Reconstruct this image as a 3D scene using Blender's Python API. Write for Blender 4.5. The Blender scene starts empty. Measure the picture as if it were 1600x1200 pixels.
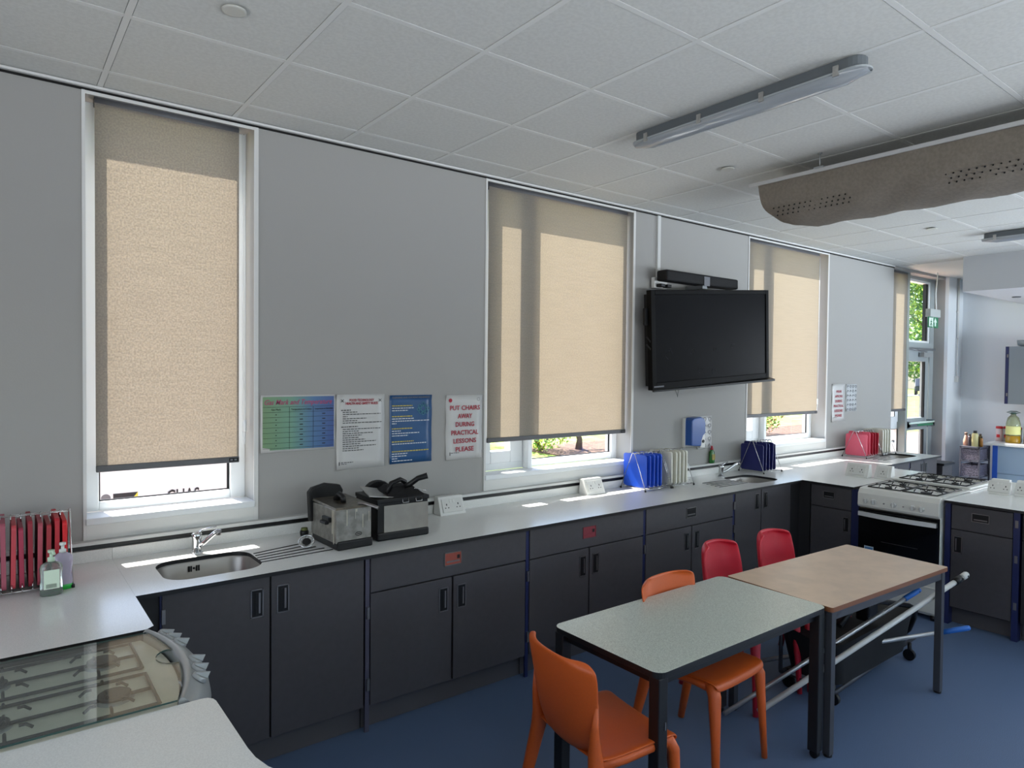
import bpy, bmesh, math, random
from mathutils import Vector, Matrix
random.seed(7)
R = math.radians
SC = bpy.context.scene
COL = SC.collection

# ------------------------------------------------------------------ camera
F, YAW, PITCH, ROLL, CAMZ = 1057.0, 0.65612, -0.02233, 0.00969, 1.82
fw = Vector((math.sin(YAW)*math.cos(PITCH), math.cos(YAW)*math.cos(PITCH), math.sin(PITCH)))
rt = Vector((math.cos(YAW), -math.sin(YAW), 0)); up = rt.cross(fw)
r2 = rt*math.cos(ROLL)+up*math.sin(ROLL); u2 = -rt*math.sin(ROLL)+up*math.cos(ROLL)
cd = bpy.data.cameras.new('camera'); cam = bpy.data.objects.new('camera', cd); COL.objects.link(cam)
cd.sensor_width = 36; cd.lens = 36*F/1600; cd.clip_start = .02; cd.clip_end = 400
cam.matrix_world = Matrix(((r2.x, u2.x, -fw.x, 0), (r2.y, u2.y, -fw.y, 0), (r2.z, u2.z, -fw.z, CAMZ), (0, 0, 0, 1)))
SC.camera = cam

# ------------------------------------------------------------------ light and exposure
SC.view_settings.view_transform = 'Standard'; SC.view_settings.look = 'None'
SC.view_settings.gamma = 1; SC.view_settings.use_curve_mapping = False
SC.view_settings.exposure = 0.2
SC.cycles.caustics_reflective = False; SC.cycles.caustics_refractive = False
SKY, SUN, REAR, SIDE = 0.5, 17.5, 108, 30
w = bpy.data.worlds.new('world'); SC.world = w; w.use_nodes = True
nt = w.node_tree; bg = nt.nodes['Background']
sky = nt.nodes.new('ShaderNodeTexSky'); sky.sky_type = 'NISHITA'; sky.sun_disc = False
sky.sun_elevation = R(55); sky.sun_rotation = R(-8); sky.air_density = 1.0; sky.dust_density = 1.5; sky.altitude = 50
nt.links.new(sky.outputs[0], bg.inputs[0]); bg.inputs[1].default_value = SKY
sd = bpy.data.lights.new('sun', 'SUN'); sd.energy = SUN; sd.angle = R(.5); sd.color = (1, .96, .90)
so = bpy.data.objects.new('sun', sd); COL.objects.link(so)
so.rotation_euler = Vector((.14, -1, -1.45)).to_track_quat('-Z', 'Y').to_euler()
def area(name, loc, target, sx, sy, e, col, spread=100):
    d = bpy.data.lights.new(name, 'AREA'); d.shape = 'RECTANGLE'; d.size = sx; d.size_y = sy; d.energy = e; d.spread = R(spread); d.color = col
    o = bpy.data.objects.new(name, d); COL.objects.link(o); o.location = loc
    o.rotation_euler = (Vector(target)-Vector(loc)).to_track_quat('-Z', 'Y').to_euler(); return o
XL0 = -2.6
# added fill lamps behind the camera, set at openings in the rear wall
area('fill_rear_near', (1.2, -3.1, 1.3), (1.2, -1.5, 3.2), 2.4, 1.5, REAR*.78, (.93, .97, 1))
area('fill_rear_middle', (5.0, -3.1, 1.3), (5.0, -1.5, 3.2), 2.4, 1.5, REAR*1.15, (.88, .94, 1))
area('fill_rear_far', (8.7, -3.1, 1.3), (8.9, -1.5, 2.6), 2.4, 1.5, REAR*1.5, (.80, .90, 1))

# added fill lamps out of view at the near and far end walls
area('fill_near_end', (XL0+.1, .9, 1.55), (0, 1.2, 2.3), 3.4, 1.5, SIDE, (.98, .98, 1), 140)
area('fill_far_end', (10.6, .2, 1.7), (8, .9, 2.3), 3.0, 1.2, SIDE*3.2, (.86, .93, 1), 150)

# ------------------------------------------------------------------ helpers
def lin(c):
    if isinstance(c, str):
        c = tuple(int(c[i:i+2], 16) for i in (0, 2, 4))
    return tuple((v/255/12.92 if v/255 <= .04045 else ((v/255+.055)/1.055)**2.4) for v in c)
MATS = {}
def mat(name, col, rough=.5, metal=0., noise=0., nscale=40., bump=0., bscale=200., spec=.5, alpha=1., trans=0., emit=None, coat=0., col2=None, detail=4):
    if name in MATS: return MATS[name]
    m = bpy.data.materials.new(name); m.use_nodes = True; MATS[name] = m
    n = m.node_tree.nodes; l = m.node_tree.links; b = n['Principled BSDF']
    c = lin(col)+(1,)
    b.inputs['Base Color'].default_value = c; b.inputs['Roughness'].default_value = rough
    b.inputs['Metallic'].default_value = metal; b.inputs['Specular IOR Level'].default_value = spec
    b.inputs['Coat Weight'].default_value = coat
    b.inputs['Transmission Weight'].default_value = trans; b.inputs['Alpha'].default_value = alpha
    tc = n.new('ShaderNodeTexCoord')
    if noise > 0 or col2:
        t = n.new('ShaderNodeTexNoise'); t.inputs['Scale'].default_value = nscale; t.inputs['Detail'].default_value = detail
        l.new(tc.outputs['Object'], t.inputs['Vector'])
        r = n.new('ShaderNodeValToRGB'); l.new(t.outputs['Fac'], r.inputs[0]); l.new(r.outputs[0], b.inputs['Base Color'])
        c2 = lin(col2) if col2 else None
        r.color_ramp.elements[0].position = .38; r.color_ramp.elements[1].position = .62
        if c2:
            r.color_ramp.elements[0].color = c; r.color_ramp.elements[1].color = c2+(1,)
        else:
            r.color_ramp.elements[0].color = tuple(max(0, v*(1-noise)) for v in c[:3])+(1,)
            r.color_ramp.elements[1].color = tuple(min(1, v*(1+noise)) for v in c[:3])+(1,)
    if bump > 0:
        t = n.new('ShaderNodeTexNoise'); t.inputs['Scale'].default_value = bscale; t.inputs['Detail'].default_value = 3
        l.new(tc.outputs['Object'], t.inputs['Vector'])
        bp = n.new('ShaderNodeBump'); bp.inputs['Strength'].default_value = bump; bp.inputs['Distance'].default_value = .002
        l.new(t.outputs['Fac'], bp.inputs['Height']); l.new(bp.outputs[0], b.inputs['Normal'])
    if emit:
        b.inputs['Emission Color'].default_value = lin(emit[0])+(1,); b.inputs['Emission Strength'].default_value = emit[1]
    return m
def glass_mat(name, tint=(1, 1, 1), refl=.06, rough=.0):
    if name in MATS: return MATS[name]
    m = bpy.data.materials.new(name); m.use_nodes = True; MATS[name] = m
    n = m.node_tree.nodes; l = m.node_tree.links; n.clear()
    o = n.new('ShaderNodeOutputMaterial'); mx = n.new('ShaderNodeMixShader'); t = n.new('ShaderNodeBsdfTransparent'); g = n.new('ShaderNodeBsdfGlossy')
    lw = n.new('ShaderNodeLayerWeight'); lw.inputs[0].default_value = .5
    pw = n.new('ShaderNodeMath'); pw.operation = 'POWER'; pw.inputs[1].default_value = 4
    fr = n.new('ShaderNodeMath'); fr.operation = 'MULTIPLY_ADD'; fr.inputs[1].default_value = .8; fr.inputs[2].default_value = refl
    l.new(lw.outputs['Facing'], pw.inputs[0]); l.new(pw.outputs[0], fr.inputs[0])
    g.inputs['Roughness'].default_value = rough; t.inputs[0].default_value = tint+(1,)
    l.new(fr.outputs[0], mx.inputs[0]); l.new(t.outputs[0], mx.inputs[1]); l.new(g.outputs[0], mx.inputs[2]); l.new(mx.outputs[0], o.inputs[0])
    return m

class MB:
    def __init__(s): s.bm = bmesh.new()
    def _f(s, vs, m=0, smooth=False):
        try: f = s.bm.faces.new(vs)
        except ValueError: return None
        f.material_index = m; f.smooth = smooth; return f
    def box(s, x0, x1, y0, y1, z0, z1, m=0):
        v = [s.bm.verts.new((x, y, z)) for x in (x0, x1) for y in (y0, y1) for z in (z0, z1)]
        for q in ((0, 1, 3, 2), (4, 6, 7, 5), (0, 4, 5, 1), (2, 3, 7, 6), (0, 2, 6, 4), (1, 5, 7, 3)): s._f([v[i] for i in q], m)
        return s
    def hexa(s, pts, m=0):      # 8 points: bottom 4 (ccw), top 4 (ccw)
        v = [s.bm.verts.new(p) for p in pts]
        for q in ((3, 2, 1, 0), (4, 5, 6, 7), (0, 1, 5, 4), (1, 2, 6, 5), (2, 3, 7, 6), (3, 0, 4, 7)): s._f([v[i] for i in q], m)
        return s
    def prism(s, poly, a, b, axis='z', m=0, ms=None):
        def P(p, t): return {'z': (p[0], p[1], t), 'y': (p[0], t, p[1]), 'x': (t, p[0], p[1])}[axis]
        A = [s.bm.verts.new(P(p, a)) for p in poly]; B = [s.bm.verts.new(P(p, b)) for p in poly]
        s._f(A[::-1], m); s._f(B, m); k = len(poly)
        for i in range(k): s._f([A[i], A[(i+1) % k], B[(i+1) % k], B[i]], m if ms is None else ms)
        return s
    def sweep(s, pts, rad, seg=8, m=0, smooth=True, flat=None, closed=False):
        pts = [Vector(p) for p in pts]; n = len(pts)
        if not isinstance(rad, (list, tuple)): rad = [rad]*n
        rings = []; prev = None
        for i, p in enumerate(pts):
            if closed: t = pts[(i+1) % n]-pts[i-1]
            else: t = (pts[min(i+1, n-1)]-pts[max(i-1, 0)])
            t.normalize()
            if prev is None:
                ref = Vector((0, 0, 1)) if abs(t.z) < .9 else Vector((1, 0, 0))
                a = t.cross(ref).normalized()
            else: a = (prev-t*prev.dot(t)).normalized()
            prev = a; b = t.cross(a)
            fx = flat if flat else 1
            rings.append([s.bm.verts.new(p+a*math.cos(2*math.pi*k/seg)*rad[i]+b*math.sin(2*math.pi*k/seg)*rad[i]*fx) for k in range(seg)])
        rng = range(n) if closed else range(n-1)
        for i in rng:
            r0, r1 = rings[i], rings[(i+1) % n]
            for k in range(seg): s._f([r0[k], r0[(k+1) % seg], r1[(k+1) % seg], r1[k]], m, smooth)
        if not closed: s._f(rings[0][::-1], m); s._f(rings[-1], m)
        return s
    def cyl(s, p0, p1, r, seg=16, m=0, r1=None): return s.sweep([p0, p1], [r, r if r1 is None else r1], seg, m)
    def lathe(s, prof, c=(0, 0, 0), seg=20, m=0, sx=1, sy=1, smooth=True, mf=None):
        rings = []
        for r, z in prof:
            rings.append([s.bm.verts.new((c[0]+r*sx*math.cos(2*math.pi*k/seg), c[1]+r*sy*math.sin(2*math.pi*k/seg), c[2]+z)) for k in range(seg)])
        for i in range(len(rings)-1):
            for k in range(seg): s._f([rings[i][k], rings[i][(k+1) % seg], rings[i+1][(k+1) % seg], rings[i+1][k]], m if mf is None else mf[i], smooth)
        s._f(rings[0][::-1], m if mf is None else mf[0]); s._f(rings[-1], m if mf is None else mf[-1]); return s
    def grid(s, pts, m=0, smooth=True):
        V = [[s.bm.verts.new(p) for p in row] for row in pts]
        for i in range(len(V)-1):
            for j in range(len(V[0])-1): s._f([V[i][j], V[i][j+1], V[i+1][j+1], V[i+1][j]], m, smooth)
        return s
    def slab(s, outline, holes, z0, z1, m=0, ms=1, mb=None):
        b = bmesh.new(); es = []
        for loop in [outline]+holes:
            vs = [b.verts.new((p[0], p[1], z1)) for p in loop]
            for i in range(len(vs)): es.append(b.edges.new((vs[i], vs[(i+1) % len(vs)])))
        bmesh.ops.triangle_fill(b, use_beauty=True, edges=es, use_dissolve=False)
        for f in list(b.faces): f.normal_update()
        for f in list(b.faces):
            if f.normal.z < 0: f.normal_flip()
        vm = {}; vb = {}
        for v in b.verts:
            vm[v] = s.bm.verts.new(v.co); vb[v] = s.bm.verts.new((v.co.x, v.co.y, z0))
        for f in b.faces:
            s._f([vm[v] for v in f.verts], m); s._f([vb[v] for v in f.verts][::-1], ms if mb is None else mb)
        for e in b.edges:
            if len(e.link_faces) == 1:
                a, c = e.verts; s._f([vm[a], vm[c], vb[c], vb[a]], ms)
        b.free(); return s
    def build(s, name, mats, parent=None, world=False, bev=0, bseg=2, loc=None, sub=0, fix=True):
        if not isinstance(mats, (list, tuple)): mats = [mats]
        if fix: bmesh.ops.recalc_face_normals(s.bm, faces=s.bm.faces)
        me = bpy.data.meshes.new(name)
        off = Vector((0, 0, 0))
        if parent is not None and world: off = parent_off(parent)
        if parent is None and loc is None:
            xs = [v.co for v in s.bm.verts]
            off = Vector(((min(v.x for v in xs)+max(v.x for v in xs))/2, (min(v.y for v in xs)+max(v.y for v in xs))/2, min(v.z for v in xs)))
        for v in s.bm.verts: v.co -= off
        s.bm.to_mesh(me); s.bm.free()
        for m in mats: me.materials.append(m)
        o = bpy.data.objects.new(name, me); COL.objects.link(o)
        if parent is not None: o.parent = parent
        else: o.location = off if loc is None else loc
        if bev:
            b = o.modifiers.new('bevel', 'BEVEL'); b.width = bev; b.segments = bseg; b.limit_method = 'ANGLE'; b.angle_limit = R(40)
            b.harden_normals = False
        if sub:
            b = o.modifiers.new('sub', 'SUBSURF'); b.levels = sub; b.render_levels = sub
        return o
def parent_off(p):
    off = Vector((0, 0, 0))
    while p is not None: off = off+p.location; p = p.parent
    return off
def tag(o, label, cat=None, group=None, kind=None):
    o['label'] = label
    if cat: o['category'] = cat
    if group: o['group'] = group
    if kind: o['kind'] = kind
    return o
def thing(name, label, cat, loc=(0, 0, 0), rz=0, group=None):
    o = bpy.data.objects.new(name, None); o.empty_display_size = .1; COL.objects.link(o)
    o.location = loc; o.rotation_euler = (0, 0, rz); return tag(o, label, cat, group)
def copy_tree(o, parent=None, loc=None, rz=None, label=None, group=None):
    c = o.copy(); COL.objects.link(c)
    if parent is not None: c.parent = parent
    if loc is not None: c.location = loc
    if rz is not None: c.rotation_euler = (0, 0, rz)
    if label: c['label'] = label
    if group: c['group'] = group
    for ch in o.children: copy_tree(ch, c)
    return c
def struct(o, label=None):
    o['kind'] = 'structure'
    if label: o['label'] = label
    return o
def rrect(x0, x1, y0, y1, r, n=6, corners=(1, 1, 1, 1)):
    pts = []
    for i, (cx, cy, a) in enumerate(((x0+r, y0+r, 180), (x1-r, y0+r, 270), (x1-r, y1-r, 0), (x0+r, y1-r, 90))):
        if corners[i]:
            for k in range(n+1):
                t = R(a+90*k/n); pts.append((cx+r*math.cos(t), cy+r*math.sin(t)))
        else: pts.append(((x0, y0), (x1, y0), (x1, y1), (x0, y1))[i])
    return pts
def text_mesh(s, size, mat_, parent, loc, rot=(R(90), 0, 0), width=None, align='CENTER', name='lettering', bold=.0, shear=0, depth=.0004, height=None):
    cu = bpy.data.curves.new('t', 'FONT'); cu.body = s; cu.size = size; cu.align_x = align; cu.align_y = 'CENTER'; cu.extrude = depth; cu.offset = bold; cu.shear = shear
    cu.resolution_u = 2
    t = bpy.data.objects.new('t', cu); COL.objects.link(t)
    dg = bpy.context.evaluated_depsgraph_get(); me = bpy.data.meshes.new_from_object(t.evaluated_get(dg))
    bpy.data.objects.remove(t); bpy.data.curves.remove(cu)
    xs = [v.co.x for v in me.vertices]; ys = [v.co.y for v in me.vertices]
    if xs and width:
        k = width/(max(xs)-min(xs)); c = (max(xs)+min(xs))/2
        for v in me.vertices: v.co.x = (v.co.x-(c if align == 'CENTER' else min(xs)))*k
    if ys and height:
        k = height/(max(ys)-min(ys)); c = (max(ys)+min(ys))/2
        for v in me.vertices: v.co.y = (v.co.y-c)*k
    me.materials.clear(); me.materials.append(mat_)
    o = bpy.data.objects.new(name, me); COL.objects.link(o); o.parent = parent; o.location = loc; o.rotation_euler = rot
    return o

# ------------------------------------------------------------------ materials
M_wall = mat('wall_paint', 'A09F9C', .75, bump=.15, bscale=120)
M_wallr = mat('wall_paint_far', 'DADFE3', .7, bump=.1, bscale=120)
M_tile = mat('ceiling_tile', 'C9CAC6', .8, noise=.04, nscale=60, bump=.3, bscale=350)
M_bar = mat('ceiling_bar', 'D2D3D0', .5)
M_void = mat('void_black', '0A0A0A', .9)
M_white = mat('white_upvc', 'E4E8EA', .35)
M_trimw = mat('white_trim', 'CFD0CE', .5)
M_bead = mat('corner_bead', 'D8D8D6', .5)
M_grey = mat('grey_metal', '85898C', .4, metal=.6)
M_top = mat('worktop_white', 'DEDFDC', .22, noise=.05, nscale=260, detail=2, spec=.45)
M_edge = mat('worktop_edge_black', '0D0D10', .4)
M_door = mat('door_graphite', '423F42', .5, noise=.04, nscale=30)
M_post = mat('post_blue', '1C2450', .4)
M_postb = mat('post_bright_blue', '2F5FC0', .4)
M_dark = mat('carcass_dark', '1B1A1D', .6)
M_plinth = mat('plinth_grey', '4E4B4D', .5)
M_steel = mat('brushed_steel', 'B4B2AE', .38, metal=.75, noise=.08, nscale=60)
M_chrome = mat('chrome', 'D8DADC', .12, metal=1)
M_hsteel = mat('handle_steel', '8E8B8B', .35, metal=.9)
M_red = mat('handle_red', '80303A', .4)
M_redor = mat('handle_orange_red', '96483A', .4)
M_black = mat('plastic_black', '0E0E10', .4, spec=.35)
M_blackm = mat('plastic_black_matte', '111113', .7, spec=.3)
M_floor = mat('floor_vinyl_blue', '566A8A', .5, noise=.35, nscale=420, detail=1)
M_cookw = mat('enamel_white', 'D6D5CF', .3)
M_cream = mat('enamel_cream', 'DAD5C4', .35, noise=.05, nscale=20)
M_cast = mat('cast_iron', '121214', .45)
M_oveng = mat('oven_glass', '060607', .08, spec=.6)
M_silver = mat('silver_plastic', '9DA0A0', .35, metal=.3)
M_pane = glass_mat('window_glass')
M_lid = glass_mat('lid_glass', (.90, .94, .93))
M_soc = mat('socket_white', 'DCDCD8', .35)
M_hole = mat('socket_hole', '2A2A2A', .6)
M_fabric = mat('duct_fabric', '7D756A', .9, noise=.08, nscale=60, bump=.6, bscale=500)
M_alu = mat('aluminium', 'B6B7B8', .35, metal=.7)
M_orange = mat('chair_orange', 'C8581C', .45, noise=.03, nscale=200, bump=.1, bscale=500)
M_redch = mat('chair_red', 'C01F32', .45, noise=.03, nscale=200, bump=.1, bscale=500)
M_table = mat('table_speckle', 'BCC2B8', .3, noise=.22, nscale=330, detail=1)
M_tblack = mat('table_black', '111113', .45)
M_beech = mat('table_beech', 'CBB096', .33, noise=.06, nscale=9, detail=6)
M_beedge = mat('table_edge_brown', '7A4A2C', .45)
M_tgrey = mat('table_grey_frame', '4A4B50', .4, metal=.4)
M_wire = mat('wire_chrome', 'C8C8C8', .2, metal=1)
M_ink = mat('ink_black', '1C1C20', .6)
M_inkg = mat('ink_grey', '6E7076', .6)
M_inkr = mat('ink_red', 'A61C34', .6)
M_inkp = mat('ink_pink', 'A8486E', .6)
M_inky = mat('ink_yellow', 'C9B64A', .6)
M_inkw = mat('ink_white', 'D8DCE0', .6)
M_paper = mat('paper_white', 'C4C4C3', .35)
M_paperb = mat('paper_blue', '164C7E', .35)

def blind_mat(name, col, thin, mottled, nsc):
    m = bpy.data.materials.new(name); m.use_nodes = True; n = m.node_tree.nodes; l = m.node_tree.links; n.clear()
    o = n.new('ShaderNodeOutputMaterial'); mx = n.new('ShaderNodeMixShader'); d = n.new('ShaderNodeBsdfDiffuse'); t = n.new('ShaderNodeBsdfTranslucent')
    ge = n.new('ShaderNodeNewGeometry'); bc = n.new('ShaderNodeMixRGB'); bc.inputs[1].default_value = lin('A5A19A')+(1,); bc.inputs[2].default_value = lin('E6E6E4')+(1,); l.new(ge.outputs['Backfacing'], bc.inputs[0]); l.new(bc.outputs[0], d.inputs[0]); mx.inputs[0].default_value = .5
    tc = n.new('ShaderNodeTexCoord'); mp = n.new('ShaderNodeMapping'); mp.inputs['Scale'].default_value = (1, 1, 1)
    tx = n.new('ShaderNodeTexNoise'); tx.inputs['Scale'].default_value = nsc; tx.inputs['Detail'].default_value = 3
    l.new(tc.outputs['Object'], mp.inputs[0]); l.new(mp.outputs[0], tx.inputs['Vector'])
    mp2 = n.new('ShaderNodeMapping'); mp2.inputs['Scale'].default_value = (1, 1, 14); t2 = n.new('ShaderNodeTexNoise'); t2.inputs['Scale'].default_value = 5
    l.new(tc.outputs['Object'], mp2.inputs[0]); l.new(mp2.outputs[0], t2.inputs['Vector'])
    r = n.new('ShaderNodeValToRGB'); c = lin(col)
    r.color_ramp.elements[0].position = .40; r.color_ramp.elements[1].position = .60
    r.color_ramp.elements[0].color = tuple(v*(1-mottled) for v in c)+(1,); r.color_ramp.elements[1].color = tuple(min(1, v*(1+mottled)) for v in c)+(1,)
    r2_ = n.new('ShaderNodeValToRGB'); r2_.color_ramp.elements[0].color = (.9, .9, .9, 1); r2_.color_ramp.elements[1].color = (1, 1, 1, 1)
    r2_.color_ramp.elements[0].position = .35; r2_.color_ramp.elements[1].position = .6
    mul = n.new('ShaderNodeMixRGB'); mul.blend_type = 'MULTIPLY'; mul.inputs[0].default_value = 1
    l.new(tx.outputs['Fac'], r.inputs[0]); l.new(t2.outputs['Fac'], r2_.inputs[0])
    l.new(r.outputs[0], mul.inputs[1]); l.new(r2_.outputs[0], mul.inputs[2]); l.new(mul.outputs[0], t.inputs[0])
    l.new(d.outputs[0], mx.inputs[1]); l.new(t.outputs[0], mx.inputs[2]); l.new(mx.outputs[0], o.inputs[0])
    return m
M_blind = blind_mat('blind_fabric', '756B5C', .5, .26, 120)
M_blind2 = blind_mat('blind_fabric_fine', '7B7160', .5, .16, 100)
M_blind3 = blind_mat('blind_fabric_plain', '807767', .5, .05, 110)
M_hem = mat('hem_bar', '5A5B5E', .5)

# ------------------------------------------------------------------ room shell
WY, CZ, OUT = 3.708, 3.1175, 3.955
XL, XR, YR = -2.6, 10.75, -3.2
struct(MB().box(XL-.2, XR+.2, YR-.2, OUT, -.1, 0).build('floor', M_floor), 'blue speckled vinyl floor')
# ceiling: tiles and T bars
gx, gy = .409, 3.4976
b = MB()
b.box(XL-.1, XR+.1, YR-.1, OUT, CZ+.012, CZ+.1, 2)
xs = [gx+.6*i for i in range(-6, 15)]; ys = [gy-.6*j for j in range(0, 12)]
h = .3-.012-.002
for x in xs[:-1]:
    for y in ys:
        y1 = min(y+.6, WY); 
        a0, a1, c0, c1 = x+.014, x+.586, y+.014, y+.586
        b.box(a0, a1, c0, min(c1, WY), CZ, CZ+.014, 0)
for x in xs: b.box(x-.012, x+.012, YR, WY, CZ-.002, CZ+.013, 1)
for y in ys:
    if y < WY: b.box(xs[0], xs[-1], y-.012, y+.012, CZ-.0015, CZ+.0125, 1)
b.box(xs[-1]+.012, XR, YR, WY, CZ, CZ+.02, 1)
struct(b.build('ceiling', [M_tile, M_bar, M_void]), 'suspended ceiling of square white tiles')
# window wall with openings
OP = [(.35, 1.112, 1.10), (2.632, 4.06, 1.10), (5.655, 7.115, 1.10), (8.69, 10.25, 0)]
b = MB(); x = XL
for (a, c, z) in OP:
    b.box(x, a, WY, OUT, -.1, CZ+.1)
    if z > 0: b.box(a, c, WY, OUT, -.1, z-.02)
    b.box(a, c, WY, OUT, 3.085, CZ+.1)
    x = c
b.box(x, XR+.2, WY, OUT, -.1, CZ+.1)
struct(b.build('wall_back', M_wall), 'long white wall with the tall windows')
struct(MB().box(10.25, XR, 3.665, WY, 0, CZ).build('trim_1', M_wallr), 'boxed pale wall panel beside the glazed door')
struct(MB().box(XR, XR+.2, YR, WY, -.1, CZ+.1).build('wall_right', M_wallr), 'far end wall')
struct(MB().box(XL-.2, XL, YR, -.8, -.1, CZ+.1).box(XL-.2, XL, 2.6, WY, -.1, CZ+.1).box(XL-.2, XL, -.8, 2.6, -.1, .8).box(XL-.2, XL, -.8, 2.6, 2.3, CZ+.1).build('wall_left', M_wallr), 'near end wall')  # middle opening added for the near end fill lamp
b = MB(); x = XL
for a, c in ((0, 2.4), (3.8, 6.2), (7.5, 9.9)):
    b.box(x, a, YR-.2, YR, -.1, CZ+.1); b.box(a, c, YR-.2, YR, -.1, .75); b.box(a, c, YR-.2, YR, 2.25, CZ+.1); x = c
b.box(x, XR, YR-.2, YR, -.1, CZ+.1)
struct(b.build('wall_front', M_wallr), 'rear wall behind the camera with openings added for fill light')
struct(MB().box(8.6, XR, YR, 2.94, 2.73, CZ+.05).build('ceiling_bulkhead', mat('bulkhead_paint', 'C2C4C6', .7)), 'lowered boxed ceiling bulkhead at the far end')
# ceiling edge trim, with a black strip painted as its shadow gap
struct(MB().box(XL, 8.69, WY-.014, WY, CZ-.016, CZ-.004, 0).box(XL, 8.69, WY-.006, WY, CZ-.03, CZ-.02, 1).build('trim_2', [M_bead, M_void]), 'slim metal trim where the window wall meets the ceiling')
# beads round the windows
for i, (a, c, z) in enumerate(OP[:3]):
    b = MB()
    b.box(a-.014, a, WY-.006, WY, .997, CZ-.03); b.box(c, c+.022, WY-.006, WY, .997, CZ-.03); b.box(a, c, WY-.004, WY, CZ-.045, CZ-.03)
    struct(b.build('trim_%d' % (i+3), M_bead), 'white corner bead round a tall window')
# wall ledge over worktop
struct(MB().box(-1.0, 8.25, 3.668, WY, .980, .996, 0).box(-1.0, 8.25, 3.690, WY, .955, .980, 1).build('trim_6', [M_trimw, M_edge]), 'narrow white ledge with black joint above the worktop')
for i, (a, c, z) in enumerate(OP[:3]):
    struct(MB().box(a-.002, c+.002, WY-.007, WY, .997, 1.067).build('trim_%d' % (i+10), mat('panel_gloss_white', 'DADBD8', .22)), 'glossy white panel below a window sill')
# white cable conduit on the wall by the screen
struct(MB().box(4.336, 4.372, 3.690, WY, 2.58, CZ-.03).build('trim_7', M_trimw), 'slim white cable trunking running up to the ceiling')
# pipe on the far panel
b = MB().cyl((10.53, 3.645, 2.30), (10.53, 3.645, CZ), .013, 10); b.cyl((10.53, 3.645, 1.75), (10.53, 3.645, 2.3), .009, 8); b.box(10.505, 10.555, 3.625, 3.665, 1.70, 1.78)
b.cyl((10.53, 3.640, 2.66), (10.53, 3.665, 2.66), .02, 8)
tag(b.build('wall_pipe', M_trimw), 'thin white pipe dropping down the boxed panel beside the glazed door', 'pipe')

# ------------------------------------------------------------------ windows
FY0, FY1 = 3.86, 3.93
def ring(b, x0, x1, z0, z1, wl, wr, wb, wt, y0, y1, m=0):
    b.box(x0, x0+wl, y0, y1, z0, z1, m); b.box(x1-wr, x1, y0, y1, z0, z1, m)
    b.box(x0+wl, x1-wr, y0, y1, z0, z0+wb, m); b.box(x0+wl, x1-wr, y0, y1, z1-wt, z1, m)
def sill(par, a, c):
    b = MB().box(a-.004, c+.004, WY-.014, FY0, 1.068, 1.10, 0)
    return b.build('sill', [M_white], par, world=True, bev=.003)
def pane(par, x0, x1, z0, z1, y=3.9):
    return MB().grid([[(x0, y, z0), (x1, y, z0)], [(x0, y, z1), (x1, y, z1)]], smooth=False).build('pane', M_pane, par, world=True)
def seal(par, x0, x1, z0, z1):
    b = MB(); ring(b, x0, x1, z0, z1, .008, .012, .006, .006, 3.884, 3.892); return b.build('seal', M_black, par, world=True)
def window(n, a, c, kind):
    o = bpy.data.objects.new('window_%d' % n, None); COL.objects.link(o); o.location = ((a+c)/2, FY0, 1.1); o['kind'] = 'structure'
    o['label'] = ('single pane tall window over the near sink', 'tall window behind the two board racks, with a narrow opening light', 'tall window right of the wall screen, with a narrow opening light')[n-1]
    b = MB(); z1 = 3.10
    if kind == 0:
        ring(b, a, c, 1.10, z1, .066, .078, .045, .025, FY0, FY1); pane(o, a+.066, c-.078, 1.145, 3.075); seal(o, a+.066, c-.078, 1.145, 3.075)
    else:
        ring(b, a, c, 1.10, z1, .055, .06, .05, .025, FY0, FY1)
        mx0 = a+.43
        b.box(mx0, mx0+.055, FY0, FY1, 1.15, 3.075)
        g0, g1 = mx0+.055, c-.06
        pane(o, g0, g1, 1.15, 3.075); seal(o, g0, g1, 1.15, 3.075)
        # opening casement
        q = MB(); ring(q, a+.055, mx0, 1.15, 3.075, .09, .11, .085, .03, FY0-.012, FY1-.01)
        cs = q.build('casement', M_white, o, world=True, bev=.004)
        p = MB().grid([[(a+.145, 3.9, 1.235), (mx0-.11, 3.9, 1.235)], [(a+.145, 3.9, 3.045), (mx0-.11, 3.9, 3.045)]], smooth=False).build('pane', M_pane, cs); p.location = -parent_off(o)
        fin = MB().box(mx0+.012, mx0+.05, 3.795, FY0, 1.10, 3.10).build('mullion', M_white, o, world=True, bev=.003)
    b.build('frame', M_white, o, world=True, bev=.004)
    sill(o, a, c)
    return o
window(1, *OP[0][:2], 0); window(2, *OP[1][:2], 1); window(3, *OP[2][:2], 1)
# window 4 = side light beside the door
o = bpy.data.objects.new('window_4', None); COL.objects.link(o); o.location = (9, FY0, 0); struct(o, 'full height side light beside the glazed door')
b = MB(); ring(b, 8.69, 9.28, 0, 3.10, .07, .06, .08, .03, FY0, FY1); b.box(8.76, 9.22, FY0, FY1, 1.10, 1.19)
b.build('frame', M_white, o, world=True)
MB().box(9.225, 9.29, 3.765, FY0, 0, 3.10).build('mullion', mat('post_grey', '8F9693', .5), o, world=True)
q = MB(); ring(q, 8.76, 9.22, 1.19, 3.07, .1, .11, .07, .03, 3.85, 3.92); cs = q.build('casement', M_white, o, world=True)
pane(o, 8.86, 9.11, 1.26, 3.04); pane(o, 8.76, 9.22, .08, 1.10)
b = MB(); ring(b, 8.86, 9.11, 1.26, 3.04, .02, .004, .004, .004, 3.84, 3.85); ring(b, 8.76, 9.22, .08, 1.10, .02, .004, .004, .004, 3.85, 3.86)
b.build('seal', M_black, o, world=True)
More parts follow.
